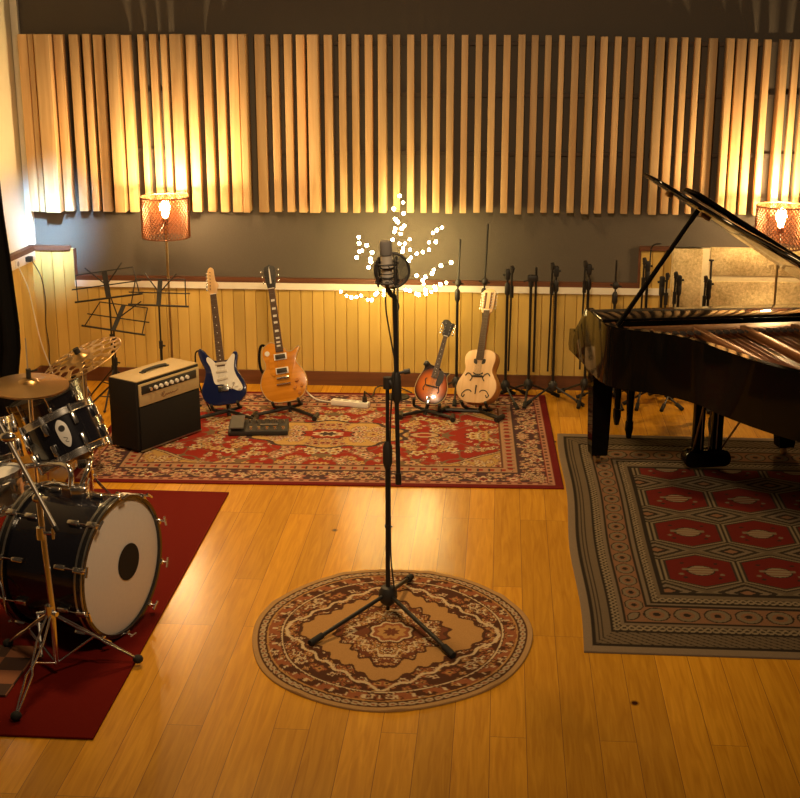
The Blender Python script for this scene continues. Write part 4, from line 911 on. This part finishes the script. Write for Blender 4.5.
def inset(poly, dd):
    out = []; n = len(poly)
    for i, (x_, y_) in enumerate(poly):
        a = V((*poly[max(i-1, 0)], 0)); b = V((*poly[min(i+1, n-1)], 0)); tn = (b-a).normalized(); nn = V((-tn.y, tn.x, 0))
        out.append((x_+nn.x*dd, y_+nn.y*dd))
    return out
INN = inset(OUT, .045)
if INN[len(INN)//2][1] < OUT[len(OUT)//2][1]: INN = inset(OUT, -.045)
q = MB(); bm = q.bm
def ring(poly, z): return [bm.verts.new((x_, y_, z)) for x_, y_ in poly]
o0, o1, i1, i0 = ring(OUT, ZB), ring(OUT, ZT), ring(INN, ZT), ring(INN, ZB)
for A, B in ((o0, o1), (o1, i1), (i1, i0), (i0, o0)):
    for k in range(len(A)-1): bm.faces.new((A[k], A[k+1], B[k+1], B[k]))
for k in (0, -1): bm.faces.new((o0[k], o1[k], i1[k], i0[k]))
es = [e for e in bm.edges if all(v_ in set(o1) for v_ in e.verts) or all(v_ in set(o0) for v_ in e.verts) or all(v_ in set(i1) for v_ in e.verts)]
bmesh.ops.bevel(bm, geom=es, offset=.006, segments=2, affect='EDGES')
build('rim', q, PIANO, t, angle=30)
q = MB(); q.prism(INN, ZB+.02, ZB+.05); build('underside', q, BLACKM, t)
q = MB(); q.prism(inset(OUT, .05 if INN[len(INN)//2][1] > OUT[len(OUT)//2][1] else -.05), ZT-.12, ZT-.11); build('soundboard', q, SOUNDB, t)
# cast-iron plate with bars
q = MB()
sg = .058 if INN[len(INN)//2][1] > OUT[len(OUT)//2][1] else -.058
P_in = inset(OUT, sg); P_in2 = inset(OUT, sg*2.6); n = len(P_in)
a_, b_, c__, d_ = ring.__defaults__, None, None, None
bm = q.bm; p1 = [bm.verts.new((x_, y_, ZT-.075)) for x_, y_ in P_in]; p2 = [bm.verts.new((x_, y_, ZT-.07)) for x_, y_ in P_in2]; p3 = [bm.verts.new((x_, y_, ZT-.105)) for x_, y_ in P_in]; p4 = [bm.verts.new((x_, y_, ZT-.105)) for x_, y_ in P_in2]
for A, B in ((p1, p2), (p2, p4), (p1, p3)):
    for k in range(n-1): bm.faces.new((A[k], A[k+1], B[k+1], B[k]))
q.box((.58, -.38, ZT-.085), (1.28, .16, .03), bev=.005)
for (x0_, x1_, y1_) in ((.16, .20, -.80), (.40, .50, -1.35), (.66, .80, -1.70), (.95, 1.02, -1.72)):
    dv = V((x1_-x0_, y1_+.42, 0)); L_ = dv.length; dv.normalize()
    q.box((0, 0, 0), (.035, L_, .05), frame(V(((x0_+x1_)/2, (y1_-.42)/2, ZT-.065)), V((dv.y, -dv.x, 0)), dv, V((0, 0, 1))), .006)
pl = build('iron_plate', q, GOLDIRON, t)
q = MB()
for i in range(34):
    f = i/33; x0_ = .0+f*1.2; xe = x0_+.02+.06*f; ye = -(.62+f*1.05) if f < .6 else -(1.25+.4*(f-.6)/.4)
    q.tube([(x0_, -.42, ZT-.062), (xe, ye, ZT-.062)], .0016, 4)
build('strings', q, GOLDIRON, t)
q = MB()
for i in range(30): q.box((.02+i*.04, -.5, ZT-.055), (.022, .05, .012))
build('dampers', q, mat('damper_felt', (.04, .03, .028), .8), t)
# front: closed lid flap over the keys, keybed, arms, key slip
q = MB(); q.box((.58, -.285, ZT+.002), (1.40, .25, .016), bev=.004); build('front_lid', q, PIANOTOP, t)
q = MB(); q.box((.58, .06, ZB+.055), (1.40, .46, .11), bev=.008); build('key_bed', q, PIANO, t)
for xx in (-.10, 1.265):
    q = MB(); q.prism([(-.12, ZB+.0), (.27, ZB+.0), (.29, ZB+.03), (.27, ZB+.13), (.14, ZB+.16), (.0, ZT-.06), (-.06, ZT-.004), (-.12, ZT-.004)], -.025, .025, frame(V((xx, .0, 0)), V((0, 1, 0)), V((0, 0, 1)), V((1, 0, 0))), .006); build('arm', q, PIANO, t)
q = MB(); q.box((.58, .20, ZB+.125), (1.26, .15, .02), bev=.003); build('white_keys', q, WHITE, t)
q = MB()
for i in range(52):
    if i % 7 in (0, 1, 3, 4, 5): q.box((-.03+i*.0235, .17, ZB+.142), (.011, .09, .014))
build('black_keys', q, PIANO, t)
q = MB(); q.box((.58, .08, ZB+.20), (1.30, .02, .15), M.Identity(4), .006); build('fallboard', q, PIANO, t)
def pleg(x_, y_):
    q = MB(); prof = [(.075, .62), (.075, .56), (.062, .54), (.052, .12), (.047, .065)]
    vs = []
    for w_, z_ in prof: vs.append([q.bm.verts.new((x_+a*w_*.95, y_+b*w_*.95, z_)) for a, b in ((-1, -1), (1, -1), (1, 1), (-1, 1))])
    for A, B in zip(vs, vs[1:]):
        for k in range(4): q.bm.faces.new((A[k], A[(k+1) % 4], B[(k+1) % 4], B[k]))
    q.bm.faces.new(vs[0]); q.bm.faces.new(vs[-1][::-1]); lg = build('leg', q, PIANO, t, angle=20)
    q = MB(); q.tube([(x_, y_, .09), (x_, y_, .05)], .016, 12); q.tube([(x_-.012, y_, .033), (x_+.012, y_, .033)], .024, 16); build('caster', q, BRASS, lg)
pleg(0, 0); pleg(1.137, 0); pleg(.93, -1.55)
# pedal lyre
for xx in (.53, .64):
    q = MB(); q.prism([(-.03, 0), (.03, 0), (.03, .50), (-.03, .50)], -.025, .025, frame(V((xx, -.20, .12)), V((1, 0, 0)), V((0, 0, 1)), V((0, -1, 0))), .006); build('lyre_post', q, PIANO, t)
q = MB(); q.prism(smoothloop([(.465, .0), (.52, -.008), (.65, -.008), (.705, .0), (.722, .04), (.70, .085), (.65, .095), (.52, .095), (.47, .085), (.448, .04)], 3), -.05, .05, frame(V((0, -.20, .045)), V((1, 0, 0)), V((0, 0, 1)), V((0, -1, 0))), .01); build('lyre_box', q, PIANO, t)
for xx in (.54, .585, .63):
    q = MB(); q.box((xx, -.10, .07), (.026, .14, .012), bev=.004); build('pedal', q, BRASS, t)
    q = MB(); q.tube([(xx, -.23, .14), (xx, -.23, .63)], .0035, 6); build('pedal_rod', q, STEEL, t)
for s_ in (-1, 1):
    q = MB(); q.tube([(.585+s_*.08, -.20, .12), (.585+s_*.16, -.60, .63)], .006, 8); build('lyre_brace', q, BRASS, t)
# open lid, hinged along the bass side, its front flap folded back on top
TH = math.radians(32); hxx = right_e
LM = frame(V((hxx, 0, ZT+.012)), V((-math.cos(TH), 0, math.sin(TH))), V((0, 1, 0)), V((math.sin(TH)*-1, 0, -math.cos(TH))) )
lo_out = [(hxx-x_, y_) for x_, y_ in OUT if y_ < -.33]
lo_out = [(lo_out[0][0]-.015, -.34)]+[(a+.008, b) for a, b in lo_out]+[(0, -.10)]
q = MB(); q.prism(lo_out, -.02, 0, LM, .006)
lid = build('lid', q, PIANOTOP, t, angle=25)
q = MB(); q.prism([(.02, -.33), (1.20, -.36), (1.22, -.44), (1.20, -.58), (.02, -.66)], -.022, 0, LM @ M.Translation((0, 0, -.024)) @ M.Rotation(.05, 4, 'X'), .006); build('lid_flap', q, PIANO, lid, angle=25)
q = MB()
q.box((1.27, -.42, .012), (.03, .05, .025), LM, .004); q.box((1.05, -.46, .01), (.06, .03, .02), LM, .004); build('hinge', q, BRASS, lid)
top_in = (PM.inverted() @ gy(690, 214, 7.30))
lw_ = None
bs = PM.inverted() @ gz(621, 326, .955)
# stick meets the lid's underside
wl = 1.14; tipp = LM @ V((wl, -.56, .004))
q = MB(); q.tube([V((-.06, -.47, ZT-.02)), tipp], .0135, 8); build('lid_prop', q, PIANO, t)

# piano bench, behind the keyboard
t = thing('piano_bench', 'black piano bench with tapered legs behind the piano, seen under its case', 'bench', mtx=frame(PM @ V((.58, .56, 0)), PU, -PV, V((0, 0, 1))))
q = MB(); q.box((0, 0, .46), (.62, .36, .05), bev=.015); build('seat', q, mat('black_leather', (.015, .013, .012), .45, scale=80, bump=.2), t)
q = MB(); q.box((0, 0, .405), (.58, .32, .06), bev=.005); build('apron', q, PIANO, t)
for sx in (-1, 1):
    for sy in (-1, 1):
        q = MB(); x_, y_ = sx*.265, sy*.135; q.tube([(x_, y_, .38), (x_, y_, .12), (x_, y_, .115), (x_, y_, .07), (x_, y_, .012)], [.03, .02, .026, .027, .016], 8); build('leg', q, PIANO, t)

# ------------------------------------------------------------------ drum kit
def drum(t, c, axis, R, depth, nlug, shell, topm, botm, hoop=CHROME, hw=.022, bass=False, roll=0):
    mx = zaxis(c, axis, roll); h = depth/2
    q = MB(); q.lathe([(R*.985, -h), (R, -h), (R, h), (R*.985, h)], 48, mx); sh = build('shell', q, shell, t, True)
    for s_, m_ in ((1, topm), (-1, botm)):
        q = MB(); z_ = s_*(h+.004); q.lathe([(0, z_), (R*.93, z_), (R*1.0, z_-s_*.004), (R*1.005, z_-s_*.012)], 48, mx); build('drumhead', q, m_, t, True)
        q = MB(); a, b = z_+s_*.012, z_-s_*hw
        if bass: q.lathe([(R*.995, a), (R*1.045, a), (R*1.045, b), (R*1.005, b), (R*.995, a)], 56, mx)
        else: q.lathe([(R*1.0, a), (R*1.035, a), (R*1.035, a-s_*.006), (R*1.02, a-s_*.008), (R*1.02, b+s_*.004), (R*1.045, b), (R*1.01, b-s_*.002), (R*1.0, a)], 56, mx)
        build('hoop', q, hoop, t, True)
    for k in range(nlug):
        a = 2*PI*(k+.5)/nlug
        for s_ in (1, -1):
            l_ = mx @ M.Rotation(a, 4, 'Z'); zz = s_*h*.52
            q = MB(); q.box((R+.010, 0, zz), (.022, .022, .055), l_, .007); q.tube([l_ @ V((R+.014, 0, zz+s_*.02)), l_ @ V((R*1.03+.008, 0, s_*(h+.012)))], .003, 6); q.tube([l_ @ V((R*1.03+.008, 0, s_*(h-.012))), l_ @ V((R*1.03+.008, 0, s_*(h+.02)))], .006, 6)
            if bass:
                q.box((R*1.055, 0, s_*(h-.004)), (.020, .026, .050), l_, .006); q.tube([l_ @ V((R*1.07, 0, s_*(h))), l_ @ V((R*1.085, 0, s_*(h+.042)))], .005, 6); q.tube([l_ @ V((R*1.085, -.022, s_*(h+.040))), l_ @ V((R*1.085, .022, s_*(h+.040)))], .0055, 6)
            build('lug', q, CHROME, sh, True)
    return mx
BRd = .292
ax_b = V((.955, -.30, 0)).normalized(); hc = gz(128, 631, .025); hc = V((hc.x, hc.y, .02+BRd*1.045)); bc = hc-ax_b*.215
t = thing('bass_drum', 'large black bass drum with grey head and dark centre port, on the red carpet', 'drum', (bc.x, bc.y, 0), group='drums of the kit')
mx = drum(t, bc, ax_b, BRd, .40, 10, DSHELL, HEAD, HEAD, mat('black_hoop', (.012, .012, .013), .25, coat=.5), .034, True, 0)
q = MB(); q.lathe([(0, .208), (.080, .208), (.080, .2065), (0, .2065)], 32, M.Translation(V((-ax_b.y, ax_b.x, 0))*.05) @ mx); build('port_hole', q, mat('black_port', (.006, .006, .006), .8), t, True)
q = MB()
for s_ in (1, -1): q.torus(BRd*1.044, .005, 64, 6, mx @ M.Translation((0, 0, s_*.178))); q.torus(BRd*1.044, .005, 64, 6, mx @ M.Translation((0, 0, s_*.208)))
build('hoop_inlay', q, STEEL, t, True)
for s_ in (-1, 1):
    side = V((-ax_b.y, ax_b.x, 0))*s_; p0 = bc-ax_b*.06+side*.24-V((0, 0, .14)); e = V((p0.x, p0.y, .02))+side*.09+ax_b*.07
    q = MB(); q.tube([p0, e], .007, 8); q.ball(e, .012, 1); build('spur', q, CHROME, t, True)
q = MB(); tb = bc+V((0, 0, BRd)); q.box(tb+ax_b*.02+V((0, 0, .02)), (.07, .06, .05), bev=.008); build('tom_bracket', q, CHROME, t, True)

ta = V((-.44, .20, .87)).normalized(); tc_ = gy(66, 436, 5.62)
t = thing('rack_tom', 'black tom drum with white oval badge, mounted above the bass drum', 'drum', tc_, group='drums of the kit')
mx = drum(t, tc_, ta, .163, .185, 8, DSHELL, HEAD, HEAD, CHROME, .02)
loc_ = mx.inverted() @ EYE; av = math.atan2(loc_.y, loc_.x)
bdm = mx @ M.Rotation(av-.02, 4, 'Z') @ M.Translation((.1635, 0, .0)) @ M.Rotation(PI/2, 4, 'Y')
q = MB(); q.prism(smoothloop([(-.068, 0), (-.045, .022), (-.01, .026), (.03, .02), (.058, 0), (.03, -.02), (-.01, -.026), (-.045, -.022)], 4), 0, .004, bdm, .001); bdg = build('badge', q, WHITE, t, True)
q = MB(); q.lathe([(0, .004), (.014, .004), (.014, .0055), (0, .0055)], 16, bdm @ M.Translation((-.028, 0, 0))); build('badge_hole', q, BLACKM, bdg, True)
q = MB(); q.tube(smoothpath([bdm @ V((.01, -.008, .0048)), bdm @ V((.02, .006, .0048)), bdm @ V((.028, -.006, .0048)), bdm @ V((.036, .006, .0048))]), .0012, 4); build('badge_mark', q, BLACKM, bdg, True)
q = MB(); p1_ = tc_-ta*.05+V((-.02, .165, 0)); q.tube(smoothpath([tb+V((.02, 0, .03)), tb+V((.05, .05, .12)), tc_-ta*.14+V((.02, .1, 0)), tc_-ta*.05+V((.05, .13, -.0))]), .012, 10); q.box(tc_-ta*.10+V((.03, .02, -.03)), (.05, .06, .05), bev=.008); build('mount_arm', q, CHROME, t, True)
# neighbouring tom, half out of frame
t2a = V((-.25, .18, .93)).normalized(); c2 = gy(-24, 446, 5.72)
t = thing('rack_tom', 'second tom drum cut off by the left edge, beside the badged tom', 'drum', c2, group='drums of the kit')
drum(t, c2, t2a, .175, .16, 8, DSHELL, mat('clear_tan_head', (.45, .30, .20), .5), HEAD, CHROME, .02)
q = MB(); q.tube(smoothpath([tb+V((-.02, 0, .03)), tb+V((-.06, .04, .12)), c2-t2a*.10+V((.1, 0, 0)), c2-t2a*.05+V((.15, .02, 0))]), .012, 10); build('mount_arm', q, CHROME, t, True)
# snare
sn = gy(-14, 492, 5.45)
t = thing('snare_drum', 'chrome snare drum on its stand at the left edge, under the toms', 'drum', (sn.x, sn.y, 0), group='drums of the kit')
drum(t, sn, V((-.15, .05, 1)), .165, .13, 8, CHROME, HEAD, HEAD, CHROME, .02)
q = MB(); q.tube([sn-V((0, 0, .09)), (sn.x, sn.y, .28)], .011, 10)
for k in range(3):
    a = k*2*PI/3+.3; q.tube([(sn.x, sn.y, sn.z-.12), (sn.x+.15*math.cos(a), sn.y+.15*math.sin(a), sn.z-.085), (sn.x+.17*math.cos(a), sn.y+.17*math.sin(a), sn.z-.05)], .006, 6)
build('basket', q, CHROME, t, True)
for k in range(3):
    a = k*2*PI/3+.0; e = V((sn.x+.22*math.cos(a), sn.y+.22*math.sin(a), .022)); q = MB(); q.tube([(sn.x, sn.y, .34), e], .006, 8); q.ball(e, .012, 1); build('leg', q, CHROME, t, True)
# floor tom at the back
fc = gy(56, 392, 7.3); fcx = V((fc.x, fc.y, fc.z-.17))
t = thing('floor_tom', 'dark floor tom with rounded black shell, behind the badged rack tom', 'drum', (fcx.x, fcx.y, 0), group='drums of the kit')
drum(t, fcx, V((-.40, .02, 1)), .21, .34, 8, DSHELL, mat('smoked_head', (.018, .016, .015), .75, spec=.15), HEAD, mat('dark_chrome', (.12, .11, .10), .25, .9), .02)
for k in range(3):
    a = k*2*PI/3+.5; q = MB(); q.tube([(fcx.x+.222*math.cos(a), fcx.y+.222*math.sin(a), fcx.z+.05), (fcx.x+.222*math.cos(a), fcx.y+.222*math.sin(a), .015)], .006, 8); q.ball((fcx.x+.222*math.cos(a), fcx.y+.222*math.sin(a), .0125), .0125, 1); build('leg', q, CHROME, t, True)

def tripod(t, x_, y_, ztop, rot, m=CHROME, leg=.25, hub=.30):
    q = MB(); q.tube([(x_, y_, .06), (x_, y_, ztop)], .011, 10); build('pole', q, m, t, True)
    q = MB(); q.tube([(x_, y_, hub-.02), (x_, y_, hub+.03)], .018, 10); q.tube([(x_, y_, hub), (x_+.035, y_-.01, hub)], .006, 6); build('collar', q, m, t, True)
    for k in range(3):
        a = rot+2*PI*k/3; e = V((x_+leg*math.cos(a), y_+leg*math.sin(a), .024)); q = MB(); q.tube([(x_, y_, hub), e], .007, 8); md = V((x_, y_, hub)).lerp(e, .55); q.tube([(x_, y_, .09), md], .004, 6); lo_ = build('leg', q, m, t, True)
        q = MB(); q.ball(e, .016, 1, (1, 1, .8)); build('rubber_foot', q, RUBBER, lo_, True)
# hi-hat
hp = gy(29, 384, 6.12); 
t = thing('hi_hat', 'bronze hi-hat cymbals on their stand, left of the holed cymbal', 'cymbal', (hp.x, hp.y, 0))
tripod(t, hp.x, hp.y, hp.z-.02, .6)
ht = V((.04, -.05, 1)).normalized()
CYM = [(.012, .028), (.02, .03), (.04, .022), (.05, .012), (.12, .004), (.185, -.006), (.185, -.008), (.12, .002), (.05, .010), (.012, .026)]
q = MB(); q.lathe(CYM, 56, zaxis(hp, ht)); build('top_cymbal', q, BRASS, t, True)
q = MB(); q.lathe([(r_, -z_) for r_, z_ in CYM], 56, zaxis(hp-ht*.02, ht)); build('bottom_cymbal', q, BRASS, t, True)
rt = gy(26, 338, 6.12); q = MB(); q.tube([hp-ht*.05, V((hp.x, hp.y, rt.z))], .0035, 8); build('pull_rod', q, STEEL, t, True)
q = MB(); q.tube([hp+ht*.03, hp+ht*.075], .012, 10); q.tube([hp+ht*.06, hp+ht*.06+V((.045, 0, .012))], .005, 6); build('hi_hat_clutch', q, BLACKM, t, True)
# cymbal with round holes
hc_ = gy(80, 357, 6.45)
t = thing('holed_cymbal', 'tilted bronze effects cymbal with rings of round holes, on a stand behind the toms', 'cymbal', (hc_.x, hc_.y, 0))
cn = V((-.40, -.22, 1)).normalized()
Rc = .215; bm = bmesh.new(); nr_, na_ = 34, 150; hol = []
for rr_, n2, sz in ((.098, 8, .021), (.150, 14, .024), (.193, 20, .017)):
    for k in range(n2): hol.append((rr_*math.cos(2*PI*k/n2+rr_*9), rr_*math.sin(2*PI*k/n2+rr_*9), sz))
rings = []
for i in range(nr_):
    r_ = .008+(Rc-.008)*i/(nr_-1); z_ = (.026*math.cos(min(1, r_/.05)*PI/2) if r_ < .05 else 0)-.03*(r_/Rc)**2*.6
    rings.append([bm.verts.new((r_*math.cos(2*PI*k/na_), r_*math.sin(2*PI*k/na_), z_)) for k in range(na_)])
for i in range(nr_-1):
    for k in range(na_):
        f4 = (rings[i][k], rings[i][(k+1) % na_], rings[i+1][(k+1) % na_], rings[i+1][k]); ct = sum((v_.co for v_ in f4), V())/4
        if all(math.hypot(ct.x-a, ct.y-b) > s_ for a, b, s_ in hol): bm.faces.new(f4)
bmesh.ops.delete(bm, geom=[v_ for v_ in bm.verts if not v_.link_faces], context='VERTS')
bmesh.ops.transform(bm, matrix=zaxis(hc_, cn), verts=bm.verts)
q = MB(); q.bm.free(); q.bm = bm; cy_ = build('cymbal', q, BRASS, t, True)
so = cy_.modifiers.new('thickness', 'SOLIDIFY'); so.thickness = .002
q = MB(); q.tube([hc_-cn*.03, hc_+cn*.05], .006, 8); build('spindle', q, BLACKM, t, True)
q = MB(); q.tube([hc_+cn*.02, hc_+cn*.05], .016, 10); build('wing_nut', q, BLACKM, t, True)
q = MB(); q.tube([hc_-cn*.03, V((hc_.x+.015, hc_.y, hc_.z-.06))], .010, 8); build('tilter', q, BLACKM, t, True)
tripod(t, hc_.x+.015, hc_.y, hc_.z-.05, .2, CHROME, .22)
# front boom stand
cb = gz(57, 668, .04); cbx, cby = cb.x, cb.y
t = thing('cymbal_stand', 'chrome boom cymbal stand in front of the bass drum', 'cymbal stand', (cbx, cby, 0))
ptop = gy(38.5, 498, cby+.02); hubp = gy(50, 612, cby)
q = MB(); q.tube([(cbx, cby, .045), (cbx, cby, hubp.z+.02), ptop], [.010, .0125, .012], 12); build('pole', q, CHROME, t, True)
q = MB(); q.tube([hubp-V((0, 0, .02)), hubp+V((0, 0, .03))], .02, 12); q.tube([hubp, hubp+V((-.05, -.02, .0))], .008, 8); q.tube([hubp, hubp+V((.035, -.02, .0))], .010, 8); build('collar', q, CHROME, t, True)
q = MB(); z2 = gy(41, 533, cby+.01); q.tube([z2-V((0, 0, .025)), z2+V((0, 0, .025))], .018, 12); q.tube([z2, z2+V((.06, -.02, .008))], .007, 8); q.tube([z2+V((.055, -.02, -.015)), z2+V((.055, -.02, .03))], .006, 8); build('clutch', q, CHROME, t, True)
for ex, tall in (((138, 659), 1), ((16, 716), 1), (None, 0)):
    e = gz(*ex, .031) if ex else V((cbx-.28, cby+.22, .031))
    dv = (e-hubp); sdv = dv.cross(V((0, 0, 1))).normalized()*.011
    q = MB()
    for s_ in (-1, 1):
        q.tube([hubp+sdv*s_*.6, hubp.lerp(e, .3)+sdv*s_*1.3, hubp.lerp(e, .55)+sdv*s_*.2, hubp.lerp(e, .62)+sdv*s_*1.1, e+sdv*s_*.3], .0045, 6)
    q.tube([(cbx, cby, .06), hubp.lerp(e, .5)], .005, 6); lo_ = build('leg', q, CHROME, t, True)
    q = MB(); q.ball(e, .022, 2, (1, 1, .85)); build('rubber_foot', q, RUBBER, lo_, True)
bA, bB = gy(7, 438, cby+.10), gy(55, 527, cby-.04)
q = MB(); q.tube([bA+(bA-bB)*.3, bB], .009, 10); bo_ = build('boom_arm', q, mat('worn_steel', (.34, .31, .28), .42, .9), t, True)
q = MB(); q.tube([bB-(bB-bA).normalized()*.002, bB+(bB-bA).normalized()*.02], .010, 8); build('end_cap', q, RUBBER, bo_, True)
q = MB(); q.ball(ptop, .022, 2, (1.2, 1, 1)); q.tube([ptop, ptop+V((.05, -.03, .01))], .008, 8); build('tilter', q, CHROME, t, True)
q = MB(); q.ball(gy(8, 437, cby+.10), .024, 2, (1.4, 1, .9)); build('boom_joint', q, CHROME, bo_, True)
# loose wire and the patterned mat by the drum
q = MB(); q.tube(smoothpath([gz(-6, 570, .36), gz(2, 588, .30), gz(6, 612, .20), gz(16, 624, .12), gz(29, 632, .05), gz(36, 640, .02)]), .004, 6)
tag(build('pedal_rod', q, CHROME), 'bent chrome rod at the left edge beside the bass drum', 'rod')
mm_, tt, bb_ = nt('checked_cloth'); ck = N(tt, 'ShaderNodeTexChecker'); ck.inputs['Scale'].default_value = 9; ck.inputs['Color1'].default_value = (.24, .09, .04, 1); ck.inputs['Color2'].default_value = (.05, .02, .012, 1)
tcc = N(tt, 'ShaderNodeTexCoord'); tt.links.new(tcc.outputs['Object'], ck.inputs['Vector']); tt.links.new(ck.outputs[0], bb_.inputs['Base Color']); bb_.inputs['Roughness'].default_value = .9
a_, b_ = gz(-40, 697, .014), gz(24, 668, .014)
q = MB(); q.box(((a_.x+b_.x)/2, (a_.y+b_.y)/2+.1, .016), (abs(b_.x-a_.x)+.02, .42, .010), bev=.003); tag(build('floor_mat', q, mm_), 'brown checked mat on the red carpet at the left edge', 'mat')

# ------------------------------------------------------------------ curtain, cables, socket by the left wall
cp = []
nf = 40
q = MB(); bm = q.bm; rows = []
edge = [(0, 180), (4, 215), (10, 255), (15, 292), (19.5, 325), (21, 348), (19, 372), (17, 400)]
for (x_, y_) in edge:
    p = gy(x_, y_, 8.05); row = []
    for k in range(nf+1):
        f = k/nf; xx = p.x-f*.75; row.append(bm.verts.new((xx, 8.05+.03*math.sin(f*42)+.0, p.z)))
    rows.append(row)
topr = [bm.verts.new((v_.co.x-.45, v_.co.y, 2.9)) for v_ in rows[0]]; rows = [topr]+rows
botr = [bm.verts.new((v_.co.x, v_.co.y, .02)) for v_ in rows[-1]]; rows.append(botr)
for A, B in zip(rows, rows[1:]):
    for k in range(nf): bm.faces.new((A[k], A[k+1], B[k+1], B[k]))
cu = build('curtain', q, CANVAS); so = cu.modifiers.new('thickness', 'SOLIDIFY'); so.thickness = .006
tag(cu, 'black curtain hanging at the left edge beside the cream wall', 'curtain')
def lwp(px, py):                                # a point on the face of the left wall's boarding
    d = ray(px, py); n_ = lwn; p0 = lw0+lwn*.045; k = (p0-EYE).dot(n_)/d.dot(n_); return EYE+d*k
s_ = lwp(17, 264); sk_ = thing('wall_socket', 'white wall socket on the trunking board above the left boarding', 'socket', s_)
q = MB(); q.box((0, 0, 0), (.06, .016, .05), frame(s_, lwd, lwn, V((0, 0, 1))), .003); build('face_plate', q, WHITE, sk_, True)
q = MB(); q.lathe([(0, .0085), (.018, .0085), (.018, .0095), (0, .0095)], 16, frame(s_, lwd, V((0, 0, -1)), lwn)); build('socket_well', q, mat('socket_grey', (.3, .28, .25), .5), sk_, True)
q = MB(); p = lwp(27, 259); q.box((0, .016, 0), (.05, .04, .035), frame(p, lwd, lwn, V((0, 0, 1))), .006); tag(build('power_plug', q, BLACKM), 'black plug in the trunking board near the room corner', 'plug')
q = MB(); q.tube(smoothpath([lwp(17, 267)+lwn*.012, lwp(26, 288)+lwn*.015, lwp(31, 312)+lwn*.02, lwp(35, 335)+lwn*.03, lwp(39, 352)+lwn*.04, lwp(43, 368)+lwn*.06, lwp(46, 385)+lwn*.08]), .0045, 6); tag(build('power_cable', q, WHITE), 'thin white cable hanging from the wall socket behind the drum kit', 'cable')
q = MB(); q.tube(smoothpath([lwp(28, 261)+lwn*.03, gy(41, 277, YW-.06), gy(45.5, 300, YW-.04), gy(46, 325, YW-.04), gy(49, 345, YW-.04), gy(50, 372, YW-.04)]), .0035, 6); tag(build('power_cable', q, BLACKM), 'thin black cable dropping down the corner boarding from the black plug', 'cable')

# ------------------------------------------------------------------ light
w = bpy.data.worlds.new('world'); sc.world = w; w.use_nodes = True
w.node_tree.nodes['Background'].inputs[0].default_value = (1.0, .62, .34, 1); w.node_tree.nodes['Background'].inputs[1].default_value = .035
def area(name, loc, target, size, e, col, spread=PI):
    l = bpy.data.lights.new(name, 'AREA'); l.shape = 'DISK'; l.size = size; l.energy = e; l.color = col; l.spread = spread
    o = bpy.data.objects.new(name, l); COL.objects.link(o); o.location = loc
    o.rotation_euler = (V(target)-V(loc)).to_track_quat('-Z', 'Y').to_euler(); return o
area('ceiling_light', (-1.5, 6.9, 3.7), (-1.2, 6.9, 0), .5, 54, (1, .62, .25), 2.2)
area('ceiling_light', (-.1, 3.4, 3.7), (-.6, 7.6, 1.1), .5, 46, (1, .69, .38), 2.0)
area('cool_corner_fill', (-2.3, 6.9, 2.8), (-3.10, 9.26, 1.05), .3, 4.6, (.36, .64, 1), .22)  # unseen lamp added to tint the left corner like daylight; no window modelled

sc.view_settings.view_transform = 'Standard'; sc.view_settings.look = 'None'; sc.view_settings.gamma = 1; sc.view_settings.exposure = 0.0; sc.view_settings.use_curve_mapping = False
sc.cycles.max_bounces = 8; sc.cycles.sample_clamp_indirect = 6; sc.cycles.caustics_reflective = False; sc.cycles.caustics_refractive = False
sc.cycles.use_denoising = True
